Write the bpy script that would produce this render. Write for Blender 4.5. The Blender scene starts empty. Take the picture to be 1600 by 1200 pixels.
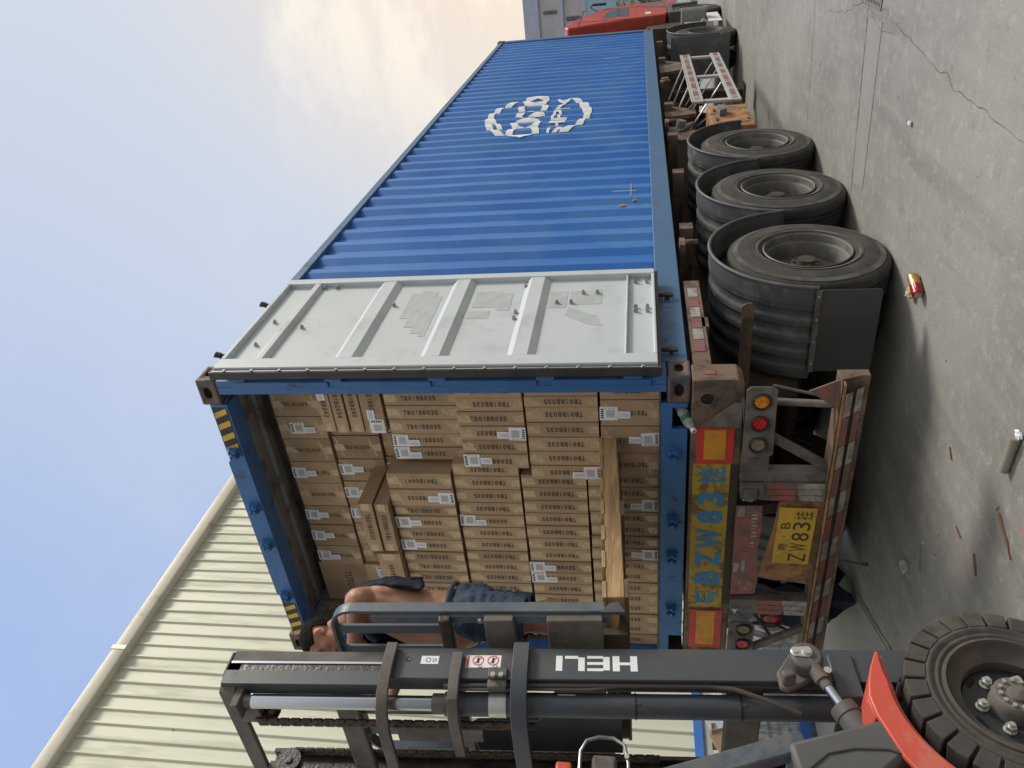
import bpy, bmesh, math, random
from mathutils import Vector, Matrix, noise
random.seed(7)
R = math.radians
scene = bpy.context.scene
# ------------------------------------------------------------------ camera
cam_d = bpy.data.cameras.new('camera')
cam = bpy.data.objects.new('camera', cam_d)
scene.collection.objects.link(cam)
cr = Vector((0.8431912, 0.5375528, -0.0080971)); cu = Vector((0.0957193, -0.1352882, 0.9861718)); cf = Vector((-0.5290240, 0.8323065, 0.1655280))
m = Matrix.Identity(4)                      # the phone was held sideways: picture right is world down
for i in range(3):
    m[i][0] = -cu[i]; m[i][1] = cr[i]; m[i][2] = -cf[i]
m[0][3], m[1][3], m[2][3] = 2.2574, -3.6114, 0.2549
cam.matrix_world = m
cam_d.sensor_width = 36; cam_d.lens = 36 * 1204.5 / 1600
cam_d.clip_start = 0.05; cam_d.clip_end = 2000
scene.camera = cam
scene.render.resolution_x, scene.render.resolution_y = 1024, 768
# ------------------------------------------------------------------ world
SUN_EL, SUN_AZ = R(42), R(42)               # azimuth measured from +Y towards +X
world = bpy.data.worlds.new('World'); scene.world = world; world.use_nodes = True
wn, wl = world.node_tree.nodes, world.node_tree.links
wn.clear()
def N(t, **k):
    n = wn.new(t)
    for a, b in k.items(): setattr(n, a, b)
    return n
out = N('ShaderNodeOutputWorld'); bg = N('ShaderNodeBackground'); wl.new(bg.outputs[0], out.inputs[0])
sky = N('ShaderNodeTexSky', sky_type='NISHITA'); sky.sun_disc = False
sky.sun_elevation = SUN_EL; sky.sun_rotation = SUN_AZ; sky.air_density = 1.0; sky.dust_density = 1.5; sky.ozone_density = 1.5
bg.inputs[1].default_value = 0.12
geo = N('ShaderNodeTexCoord')
def dotn(v):
    d = N('ShaderNodeVectorMath', operation='DOT_PRODUCT'); wl.new(geo.outputs['Generated'], d.inputs[0]); d.inputs[1].default_value = v; return d.outputs['Value']
def rampn(src, a, b, lo=0., hi=1.):
    n = N('ShaderNodeMapRange', interpolation_type='SMOOTHSTEP'); wl.new(src, n.inputs[0])
    n.inputs[1].default_value, n.inputs[2].default_value, n.inputs[3].default_value, n.inputs[4].default_value = a, b, lo, hi; return n.outputs[0]
def mixn(fac, a, b):
    n = N('ShaderNodeMix', data_type='RGBA')
    if isinstance(fac, float): n.inputs[0].default_value = fac
    else: wl.new(fac, n.inputs[0])
    for i, v in ((6, a), (7, b)):
        if isinstance(v, tuple): n.inputs[i].default_value = (*v, 1)
        else: wl.new(v, n.inputs[i])
    return n.outputs[2]
def mathn(op, a, b):
    n = N('ShaderNodeMath', operation=op)
    for i, v in enumerate((a, b)):
        if isinstance(v, (int, float)): n.inputs[i].default_value = v
        else: wl.new(v, n.inputs[i])
    return n.outputs[0]
haze_col = mixn(rampn(dotn((0.40, 0.917, 0.0)), 0.0, 0.85), (2.9, 4.1, 7.1), (5.5, 5.9, 6.5))    # hazy air, paler toward the sun
haze_col = mixn(mathn('MULTIPLY', rampn(dotn((0.40, 0.917, 0.0)), 0.62, 0.90), rampn(dotn((0, 0, 1.0)), 0.62, 0.25)), haze_col, (8.3, 6.7, 4.9))   # warm glow low over the yard end
base = mixn(0.86, sky.outputs[0], haze_col)
mp = N('ShaderNodeMapping'); wl.new(geo.outputs['Generated'], mp.inputs[0]); mp.inputs['Scale'].default_value = (2.2, 2.2, 5.0)
nz = N('ShaderNodeTexNoise'); wl.new(mp.outputs[0], nz.inputs[0]); nz.inputs['Scale'].default_value = 1.6; nz.inputs['Detail'].default_value = 9; nz.inputs['Roughness'].default_value = 0.62
cl = rampn(nz.outputs[0], 0.50, 0.66, 0, 0.8)
cl = mathn('MULTIPLY', cl, rampn(dotn((0.35, 0.93, 0.1)), 0.75, 0.95, 0.03, 1))
col = mixn(cl, base, (9.6, 8.5, 7.0))
nz2 = N('ShaderNodeTexNoise'); wl.new(mp.outputs[0], nz2.inputs[0]); nz2.inputs['Scale'].default_value = 0.8; nz2.inputs['Detail'].default_value = 4
col = mixn(mathn('MULTIPLY', nz2.outputs[0], 0.22), col, (5.7, 6.2, 7.0))
# brighter unseen sky, added behind the camera to fill the faces turned to it
back_fill = mathn('MULTIPLY', rampn(dotn((0.45, -0.72, 0.53)), 0.15, 0.85), 1.0)
col = mixn(back_fill, col, (8.6, 8.3, 8.0))
low = mathn('MULTIPLY', rampn(dotn((0.0, 0.0, 1.0)), 0.50, 0.15), rampn(dotn((0.35, -0.94, 0.0)), -0.35, 0.15))   # added dimming of the unseen low sky, to darken beneath the trailer
col = mixn(mathn('MULTIPLY', low, 0.93), col, (0.6, 0.65, 0.6))
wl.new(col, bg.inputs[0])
# ------------------------------------------------------------------ sun
sd = bpy.data.lights.new('sun', 'SUN'); sd.energy = 2.8; sd.angle = R(14); sd.color = (1.0, 0.93, 0.82)
so = bpy.data.objects.new('sun', sd); scene.collection.objects.link(so)
sdir = Vector((math.sin(SUN_AZ) * math.cos(SUN_EL), math.cos(SUN_AZ) * math.cos(SUN_EL), math.sin(SUN_EL)))
so.rotation_euler = sdir.to_track_quat('Z', 'Y').to_euler(); so.location = (10, 10, 20)
vs = scene.view_settings
vs.view_transform = 'Standard'; vs.look = 'None'; vs.exposure = 0.08; vs.gamma = 1.0; vs.use_curve_mapping = False
G = -1.42                                   # ground level (z = 0 is the underside of the container)

# ------------------------------------------------------------------ materials
def mat(name, col, rough=0.6, metal=0.0, col2=None, scale=6.0, amt=0.5, bump=0.0, bscale=40.0, dirt=None, damt=0.3, dscale=2.5, streak=None, spec=0.5, coat=0.0, dlo=.48, dhi=.62, fine=0.0):
    mt = bpy.data.materials.new(name); mt.use_nodes = True
    nt = mt.node_tree; nn, ll = nt.nodes, nt.links; b = nn['Principled BSDF']
    b.inputs['Roughness'].default_value = rough; b.inputs['Metallic'].default_value = metal
    b.inputs['Specular IOR Level'].default_value = spec
    if coat: b.inputs['Coat Weight'].default_value = coat
    tc = nn.new('ShaderNodeTexCoord')
    src = tc.outputs['Object']
    if streak:
        mpn = nn.new('ShaderNodeMapping'); ll.new(src, mpn.inputs[0]); mpn.inputs['Scale'].default_value = streak; src = mpn.outputs[0]
    def noi(sc, det=6, ro=0.6):
        n = nn.new('ShaderNodeTexNoise'); ll.new(src, n.inputs[0]); n.inputs['Scale'].default_value = sc; n.inputs['Detail'].default_value = det; n.inputs['Roughness'].default_value = ro; return n.outputs[0]
    def rr(s, a, c, lo=0., hi=1.):
        n = nn.new('ShaderNodeMapRange'); n.interpolation_type = 'SMOOTHSTEP'; ll.new(s, n.inputs[0])
        n.inputs[1].default_value, n.inputs[2].default_value, n.inputs[3].default_value, n.inputs[4].default_value = a, c, lo, hi; return n.outputs[0]
    def mx(f, a, c):
        n = nn.new('ShaderNodeMix'); n.data_type = 'RGBA'; ll.new(f, n.inputs[0])
        for i, v in ((6, a), (7, c)):
            if isinstance(v, tuple): n.inputs[i].default_value = (*v, 1)
            else: ll.new(v, n.inputs[i])
        return n.outputs[2]
    if col2 is None: col2 = tuple(c * 0.8 for c in col)
    c = mx(rr(noi(scale), 0.35, 0.65, 0, amt), col, col2)
    if fine: c = mx(rr(noi(scale * 30, 2), 0.3, 0.7, 0, fine), c, tuple(x * 0.6 for x in col))
    if dirt:
        dn = noi(dscale, 9, 0.7)
        f = rr(dn, dlo, dhi, 0, damt); c = mx(f, c, dirt)
        ll.new(rr(dn, dlo, dhi, rough, min(1, rough + 0.25)), b.inputs['Roughness'])
    ll.new(c, b.inputs['Base Color'])
    if bump:
        bp = nn.new('ShaderNodeBump'); bp.inputs['Strength'].default_value = bump; bp.inputs['Distance'].default_value = 0.01
        ll.new(noi(bscale, 4), bp.inputs['Height']); ll.new(bp.outputs[0], b.inputs['Normal'])
    return mt
M = {}
M['blue'] = mat('blue container paint', (0.016, 0.135, 0.45), 0.5, col2=(0.028, 0.165, 0.50), scale=1.2, amt=.9, dirt=(0.07, 0.20, 0.43), damt=.5, dscale=1.4, bump=.08, bscale=9, spec=.4)
M['blue_rail'] = mat('weathered blue paint', (0.035, 0.12, 0.26), 0.5, col2=(0.06, 0.14, 0.25), scale=3, dirt=(0.10, 0.075, 0.05), damt=.6, dscale=5, dlo=.52, dhi=.68, bump=.1)
M['blue_post'] = mat('chipped blue paint', (0.035, 0.14, 0.36), 0.45, col2=(0.02, 0.09, 0.26), scale=4, dirt=(0.07, 0.04, 0.025), damt=.8, dscale=9, dlo=.58, dhi=.66, bump=.1)
M['casting'] = mat('worn corner casting steel', (0.09, 0.10, 0.12), 0.6, .3, col2=(0.16, 0.09, 0.055), scale=9, amt=1, dirt=(0.20, 0.10, 0.06), damt=.7, dscale=12, bump=.3)
M['white_paint'] = mat('pale grey door paint', (0.50, 0.555, 0.575), 0.45, col2=(0.45, 0.50, 0.52), scale=2.5, dirt=(0.30, 0.33, 0.33), damt=.5, dscale=3, dlo=.5, dhi=.7, bump=.04)
M['glue'] = mat('old sticker glue', (0.42, 0.455, 0.465), 0.6, col2=(0.37, 0.40, 0.41), scale=9, amt=1)
M['seal'] = mat('black rubber seal', (0.018, 0.019, 0.022), 0.5, col2=(0.05, 0.05, 0.05), scale=9)
M['steel'] = mat('bare steel', (0.42, 0.43, 0.44), 0.35, .9, col2=(0.25, 0.24, 0.23), scale=20)
M['chrome'] = mat('polished piston rod', (0.50, 0.53, 0.58), 0.22, 1.0, scale=3, amt=.2)
M['zinc'] = mat('zinc bolt', (0.62, 0.62, 0.60), 0.35, .75, scale=30)
M['inside'] = mat('dusty container interior', (0.30, 0.29, 0.27), 0.7, col2=(0.22, 0.21, 0.20), scale=4, dirt=(0.05, 0.045, 0.04), damt=.6, dscale=5)
M['floorwood'] = mat('plywood container floor', (0.16, 0.10, 0.06), 0.7, col2=(0.1, 0.06, 0.035), scale=6)
M['kraft'] = mat('brown corrugated cardboard', (0.405, 0.288, 0.18), 0.75, col2=(0.335, 0.235, 0.148), scale=3, amt=.8, dirt=(0.25, 0.17, 0.105), damt=.35, dscale=5, bump=.05, bscale=15)
M['ink'] = mat('black print on card', (0.055, 0.044, 0.036), 0.7, scale=9)
M['tape'] = mat('clear parcel tape', (0.42, 0.295, 0.175), 0.18, col2=(0.52, 0.40, 0.25), scale=25, amt=.9, spec=.8, bump=.25, bscale=60)
M['label'] = mat('white paper label', (0.74, 0.76, 0.80), 0.5, scale=9, amt=.2)
M['grey_ink'] = mat('grey label print', (0.20, 0.21, 0.24), 0.6, scale=9)
M['blue_ink'] = mat('pale blue label print', (0.36, 0.45, 0.62), 0.6, scale=9)
M['cream'] = mat('cream wall sheet', (0.62, 0.63, 0.50), 0.5, col2=(0.58, 0.595, 0.475), scale=.5, streak=(1, 3, .3), dirt=(0.45, 0.46, 0.38), damt=.3, dscale=1.2)
M['trim'] = mat('cream gutter sheet', (0.64, 0.61, 0.50), 0.4, col2=(0.55, 0.53, 0.45), scale=1.5, dirt=(0.33, 0.30, 0.25), damt=.5, dscale=3, dlo=.55, dhi=.7)
M['base_blue'] = mat('blue wall base trim', (0.05, 0.17, 0.50), 0.5)
M['render_grey'] = mat('grey wall render', (0.42, 0.44, 0.47), 0.8, scale=2, amt=.7)
M['roof_sheet'] = mat('pale roof sheet', (0.5, 0.5, 0.48), 0.5)
M['rust'] = mat('rusty trailer brown paint', (0.175, 0.115, 0.075), 0.7, col2=(0.12, 0.085, 0.06), scale=5, amt=1, dirt=(0.05, 0.042, 0.037), damt=.75, dscale=7, dlo=.47, dhi=.62, bump=.3)
M['rust_orange'] = mat('orange brown trailer paint', (0.42, 0.20, 0.075), 0.65, col2=(0.20, 0.11, 0.06), scale=5, amt=.9, dirt=(0.09, 0.065, 0.05), damt=.7, dscale=9, bump=.3)
M['frame_dark'] = mat('grimy chassis steel', (0.035, 0.028, 0.024), 0.75, col2=(0.065, 0.042, 0.026), scale=4, amt=1, bump=.3)
M['dust'] = mat('dusty grey steel', (0.155, 0.14, 0.125), 0.75, col2=(0.10, 0.09, 0.08), scale=6, amt=1, dirt=(0.06, 0.05, 0.045), damt=.5, dscale=8, bump=.2)
M['tape_red'] = mat('faded red reflective tape', (0.33, 0.085, 0.085), 0.45, col2=(0.17, 0.07, 0.06), scale=14, amt=1, dirt=(0.13, 0.11, 0.10), damt=.85, dscale=9, dlo=.45, dhi=.6)
M['tape_white'] = mat('grubby white reflective tape', (0.40, 0.39, 0.37), 0.45, col2=(0.24, 0.22, 0.20), scale=14, amt=1, dirt=(0.15, 0.13, 0.12), damt=.8, dscale=9, dlo=.45, dhi=.6)
M['refl_red'] = mat('red reflector film', (0.55, 0.035, 0.025), 0.35, col2=(0.42, 0.03, 0.02), scale=9, dirt=(0.2, 0.07, 0.05), damt=.5, dscale=8)
M['refl_orange'] = mat('amber reflector film', (0.62, 0.26, 0.02), 0.35, col2=(0.50, 0.22, 0.02), scale=9, dirt=(0.3, 0.16, 0.05), damt=.4, dscale=8)
M['yellow'] = mat('chipped yellow paint', (0.44, 0.29, 0.03), 0.6, col2=(0.32, 0.22, 0.035), scale=7, dirt=(0.13, 0.10, 0.06), damt=.85, dscale=10, dlo=.5, dhi=.6, bump=.2)
M['blue_letter'] = mat('hand painted blue letters', (0.04, 0.22, 0.42), 0.6, scale=10)
M['plate'] = mat('yellow number plate', (0.62, 0.40, 0.03), 0.4, scale=5, amt=.5, dirt=(0.35, 0.24, 0.06), damt=.5, dscale=6)
M['black'] = mat('black paint', (0.015, 0.015, 0.016), 0.5)
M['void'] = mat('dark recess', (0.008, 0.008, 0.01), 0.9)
M['tyre'] = mat('dusty tyre rubber', (0.022, 0.022, 0.022), 0.75, col2=(0.045, 0.043, 0.040), scale=6, amt=.7, dirt=(0.10, 0.092, 0.08), damt=.5, dscale=4, dlo=.45, dhi=.65, bump=.15)
M['tyre_dusty'] = mat('dust film on tyre wall', (0.12, 0.112, 0.10), 0.9, col2=(0.055, 0.052, 0.048), scale=5, amt=1)
M['rim'] = mat('dusty steel wheel rim', (0.125, 0.12, 0.112), 0.6, .2, col2=(0.075, 0.072, 0.068), scale=7, dirt=(0.26, 0.235, 0.20), damt=.5, dscale=5)
M['guard'] = mat('dusty grey plastic mudguard', (0.085, 0.09, 0.098), 0.55, col2=(0.065, 0.07, 0.078), scale=3, amt=1, dirt=(0.20, 0.19, 0.175), damt=.45, dscale=4, bump=.05)
M['flap'] = mat('black rubber flap', (0.045, 0.047, 0.05), 0.65, col2=(0.06, 0.06, 0.06), scale=3, dirt=(0.09, 0.085, 0.08), damt=.4, dscale=3)
M['amber'] = mat('amber lamp lens', (0.85, 0.33, 0.02), 0.25, col2=(0.55, 0.18, 0.01), scale=60, amt=1, spec=.8)
M['red_lens'] = mat('red lamp lens', (0.70, 0.02, 0.025), 0.25, col2=(0.35, 0.01, 0.015), scale=60, amt=1, spec=.8)
M['clear_lens'] = mat('smoky lamp lens', (0.26, 0.22, 0.13), 0.3, col2=(0.18, 0.15, 0.09), scale=60, amt=1)
M['mast'] = mat('dark blue grey mast paint', (0.050, 0.062, 0.078), 0.42, col2=(0.068, 0.072, 0.078), scale=2.2, amt=.9, dirt=(0.12, 0.105, 0.085), damt=.4, dscale=3.2, dlo=.5, dhi=.72, bump=.05)
M['mast_light'] = mat('scuffed blue grey frame paint', (0.085, 0.115, 0.15), 0.45, col2=(0.06, 0.08, 0.105), scale=6, amt=1, dirt=(0.15, 0.14, 0.125), damt=.5, dscale=7, bump=.08)
M['mast_dust'] = mat('dust coated mast steel', (0.13, 0.118, 0.105), 0.7, col2=(0.08, 0.078, 0.075), scale=7, amt=1, dirt=(0.19, 0.165, 0.135), damt=.6, dscale=4, bump=.15)
M['grease'] = mat('greasy black steel', (0.022, 0.022, 0.024), 0.35, col2=(0.08, 0.06, 0.045), scale=14, amt=.9, bump=.4)
M['chain'] = mat('rusty greased chain', (0.085, 0.055, 0.038), 0.55, .3, col2=(0.03, 0.024, 0.02), scale=30, amt=1)
M['orange'] = mat('orange red fender paint', (0.58, 0.085, 0.055), 0.4, col2=(0.48, 0.085, 0.06), scale=4, dirt=(0.45, 0.22, 0.16), damt=.45, dscale=5, bump=.04)
M['cowl'] = mat('matte dark grey plastic', (0.088, 0.088, 0.090), 0.6, scale=3, dirt=(0.14, 0.13, 0.12), damt=.3, dscale=3)
M['hose'] = mat('dusty rubber hose', (0.07, 0.062, 0.055), 0.7)
M['white_decal'] = mat('white decal', (0.78, 0.80, 0.82), 0.4, scale=12, amt=.25)
M['decal_red'] = mat('red decal print', (0.55, 0.05, 0.06), 0.5)
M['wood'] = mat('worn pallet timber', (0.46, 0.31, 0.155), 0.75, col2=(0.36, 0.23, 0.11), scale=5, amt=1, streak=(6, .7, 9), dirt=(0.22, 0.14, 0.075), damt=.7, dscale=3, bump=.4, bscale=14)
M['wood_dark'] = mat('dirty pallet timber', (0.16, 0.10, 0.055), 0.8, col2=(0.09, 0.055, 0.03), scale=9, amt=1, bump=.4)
M['skin'] = mat('tanned skin', (0.44, 0.235, 0.155), 0.5, col2=(0.36, 0.17, 0.11), scale=7, amt=.9, bump=.08, bscale=120)
M['skin'].node_tree.nodes['Principled BSDF'].inputs['Subsurface Weight'].default_value = 0.08
M['hair'] = mat('short black hair', (0.008, 0.007, 0.006), 0.8, spec=.12, col2=(0.02, 0.016, 0.014), scale=90, amt=.8, bump=.8, bscale=180)
M['navy'] = mat('navy cotton', (0.006, 0.008, 0.022), 0.85, col2=(0.014, 0.018, 0.045), scale=10, bump=.3, bscale=30)
M['denim'] = mat('blue denim', (0.022, 0.042, 0.078), 0.85, col2=(0.045, 0.075, 0.12), scale=9, amt=.9, bump=.5, bscale=18, fine=.35)
M['cab_red'] = mat('faded red cab paint', (0.42, 0.045, 0.035), 0.4, col2=(0.50, 0.09, 0.06), scale=2, dirt=(0.5, 0.27, 0.2), damt=.6, dscale=2.5, dlo=.55, dhi=.7)
M['glass'] = mat('dark window glass', (0.05, 0.06, 0.065), 0.1, spec=.9)
M['tank'] = mat('grey plastic tank', (0.15, 0.155, 0.16), 0.5, dirt=(0.25, 0.24, 0.22), damt=.5)
M['bright_grey'] = mat('pale grey plastic', (0.42, 0.42, 0.40), 0.5)
M['facade'] = mat('pale facade render', (0.50, 0.49, 0.51), 0.8, col2=(0.40, 0.38, 0.38), scale=.7, amt=.9)
M['facade_blue'] = mat('pale blue facade band', (0.42, 0.46, 0.60), 0.6)
M['window_blue'] = mat('blue tinted glazing', (0.33, 0.50, 0.60), 0.4)
M['leaf'] = mat('palm frond green', (0.035, 0.095, 0.03), 0.6, col2=(0.07, 0.14, 0.04), scale=9, amt=1)
M['bark'] = mat('palm trunk bark', (0.13, 0.10, 0.07), 0.9, bump=.4)
M['plaster_film'] = mat('clear stretch film', (0.52, 0.54, 0.57), 0.25, col2=(0.25, 0.26, 0.27), scale=5, amt=1, streak=(1, 5, 1.2), spec=.8, bump=.5, bscale=9)
M['can_gold'] = mat('gold can print', (0.50, 0.30, 0.09), 0.3, .5)
M['can_red'] = mat('red can print', (0.33, 0.02, 0.03), 0.3, .4)
M['tissue'] = mat('crumpled cream paper', (0.55, 0.46, 0.28), 0.8)
M['paper'] = mat('white scrap paper', (0.68, 0.72, 0.78), 0.7)
M['tube'] = mat('grey brown paper tube', (0.24, 0.22, 0.19), 0.8, col2=(0.15, 0.13, 0.11), scale=9)
M['splinter'] = mat('wet brown wood chip', (0.17, 0.095, 0.06), 0.8)
M['pink'] = mat('pink red strip', (0.42, 0.16, 0.17), 0.7)
M['drain'] = mat('worn checker drain plate', (0.20, 0.20, 0.195), 0.6, .3, scale=9, amt=1)
M['crack'] = mat('dark joint filler', (0.085, 0.082, 0.075), 0.9, col2=(0.18, 0.175, 0.16), scale=12, amt=1)
M['patch'] = mat('pale cement and lit ground', (0.27, 0.266, 0.25), 0.85, col2=(0.25, 0.245, 0.23), scale=3, amt=1, fine=.3)
M['wheel_black'] = mat('black wheel disc', (0.022, 0.026, 0.03), 0.45, dirt=(0.07, 0.06, 0.05), damt=.5)
M['forklift_rim'] = mat('dusty brown wheel rim', (0.085, 0.075, 0.065), 0.6, .2, col2=(0.055, 0.05, 0.046), scale=8, dirt=(0.16, 0.12, 0.09), damt=.6, dscale=5)
M['fork_tyre'] = mat('dusty solid tyre', (0.06, 0.054, 0.047), 0.8, col2=(0.04, 0.038, 0.036), scale=6, amt=1, dirt=(0.115, 0.10, 0.083), damt=.6, dscale=5, bump=.25)
def clear_mat(name, col, rough=.1):
    mt = bpy.data.materials.new(name); mt.use_nodes = True; b = mt.node_tree.nodes['Principled BSDF']
    b.inputs['Base Color'].default_value = (*col, 1); b.inputs['Transmission Weight'].default_value = .75; b.inputs['Roughness'].default_value = rough; b.inputs['IOR'].default_value = 1.2
    return mt
M['bottle'] = clear_mat('thin clear plastic', (0.80, 0.88, 0.86)); M['bottle_label'] = mat('green bottle label', (0.03, 0.16, 0.10), .5)

_nt = M['kraft'].node_tree; _oi = _nt.nodes.new('ShaderNodeObjectInfo'); _hs = _nt.nodes.new('ShaderNodeHueSaturation'); _mr = _nt.nodes.new('ShaderNodeMapRange')
_b = _nt.nodes['Principled BSDF']; _src = _b.inputs['Base Color'].links[0].from_socket
_mr.inputs[3].default_value = .80; _mr.inputs[4].default_value = 1.14; _nt.links.new(_oi.outputs['Random'], _mr.inputs[0]); _nt.links.new(_mr.outputs[0], _hs.inputs['Value']); _nt.links.new(_src, _hs.inputs['Color']); _nt.links.new(_hs.outputs[0], _b.inputs['Base Color'])
# ground: trowelled concrete
def ground_mat():
    mt = bpy.data.materials.new('worn concrete yard'); mt.use_nodes = True; nt = mt.node_tree; nn, ll = nt.nodes, nt.links; b = nn['Principled BSDF']
    tc = nn.new('ShaderNodeTexCoord'); src = tc.outputs['Object']
    def noi(sc, det=8, ro=.6, s=None):
        n = nn.new('ShaderNodeTexNoise'); ll.new(s or src, n.inputs[0]); n.inputs['Scale'].default_value = sc; n.inputs['Detail'].default_value = det; n.inputs['Roughness'].default_value = ro; return n.outputs[0]
    def rr(s, a, c, lo=0., hi=1.):
        n = nn.new('ShaderNodeMapRange'); n.interpolation_type = 'SMOOTHSTEP'; ll.new(s, n.inputs[0])
        n.inputs[1].default_value, n.inputs[2].default_value, n.inputs[3].default_value, n.inputs[4].default_value = a, c, lo, hi; return n.outputs[0]
    def mx(f, a, c):
        n = nn.new('ShaderNodeMix'); n.data_type = 'RGBA'; ll.new(f, n.inputs[0])
        for i, v in ((6, a), (7, c)):
            if isinstance(v, tuple): n.inputs[i].default_value = (*v, 1)
            else: ll.new(v, n.inputs[i])
        return n.outputs[2]
    mpn = nn.new('ShaderNodeMapping'); ll.new(src, mpn.inputs[0]); mpn.inputs['Scale'].default_value = (3, .5, 1); mpn.inputs['Rotation'].default_value = (0, 0, R(15))
    c = mx(rr(noi(.35, 5), .38, .62), (0.29, 0.283, 0.264), (0.20, 0.195, 0.182))
    mt2 = nn.new('ShaderNodeMapping'); ll.new(src, mt2.inputs[0]); mt2.inputs['Scale'].default_value = (1.6, .16, 1); mt2.inputs['Rotation'].default_value = (0, 0, R(-22))
    c = mx(rr(noi(1.3, 5, .6, mt2.outputs[0]), .54, .70, 0, .5), c, (0.16, 0.155, 0.145))
    c = mx(rr(noi(2.2, 9, .7, mpn.outputs[0]), .42, .68, 0, .45), c, (0.33, 0.324, 0.305))
    c = mx(rr(noi(9, 8, .75), .50, .66, 0, .45), c, (0.41, 0.40, 0.38))
    c = mx(rr(noi(5, 8, .75), .30, .46, .45, 0), c, (0.115, 0.11, 0.10))
    c = mx(rr(noi(70, 3, .8), .35, .7, 0, .35), c, (0.135, 0.13, 0.12))
    c = mx(rr(noi(1.1, 9, .75), .60, .66, 0, .4), c, (0.13, 0.125, 0.115))
    c = mx(rr(noi(.7, 9, .8), .34, .30, 0, .5), c, (0.10, 0.096, 0.09))
    ll.new(c, b.inputs['Base Color'])
    ll.new(rr(noi(3, 5), .3, .7, .65, .95), b.inputs['Roughness'])
    bp = nn.new('ShaderNodeBump'); bp.inputs['Strength'].default_value = .35; bp.inputs['Distance'].default_value = .006
    ll.new(noi(45, 7, .7), bp.inputs['Height']); ll.new(bp.outputs[0], b.inputs['Normal'])
    return mt
M['ground'] = ground_mat()

# ------------------------------------------------------------------ mesh builder
_txt = {}
def text_geo(s, off=0.0):
    k = (s, off)
    if k in _txt: return _txt[k]
    c = bpy.data.curves.new('t', 'FONT'); c.body = s; c.size = 1.0; c.offset = off; c.resolution_u = 2
    o = bpy.data.objects.new('t', c); scene.collection.objects.link(o)
    dg = bpy.context.evaluated_depsgraph_get(); dg.update()
    me = bpy.data.meshes.new_from_object(o.evaluated_get(dg))
    vs_ = [v.co.copy() for v in me.vertices]; fs = [tuple(p.vertices) for p in me.polygons]
    bpy.data.objects.remove(o); bpy.data.curves.remove(c); bpy.data.meshes.remove(me)
    if vs_:
        x0 = min(v.x for v in vs_); x1 = max(v.x for v in vs_); y0 = min(v.y for v in vs_); y1 = max(v.y for v in vs_)
        vs_ = [((v.x - x0) / (x1 - x0) - .5, (v.y - y0) / (y1 - y0) - .5) for v in vs_]
        asp = (x1 - x0) / (y1 - y0)
    else: asp = 1
    _txt[k] = (vs_, fs, asp); return _txt[k]

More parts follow.
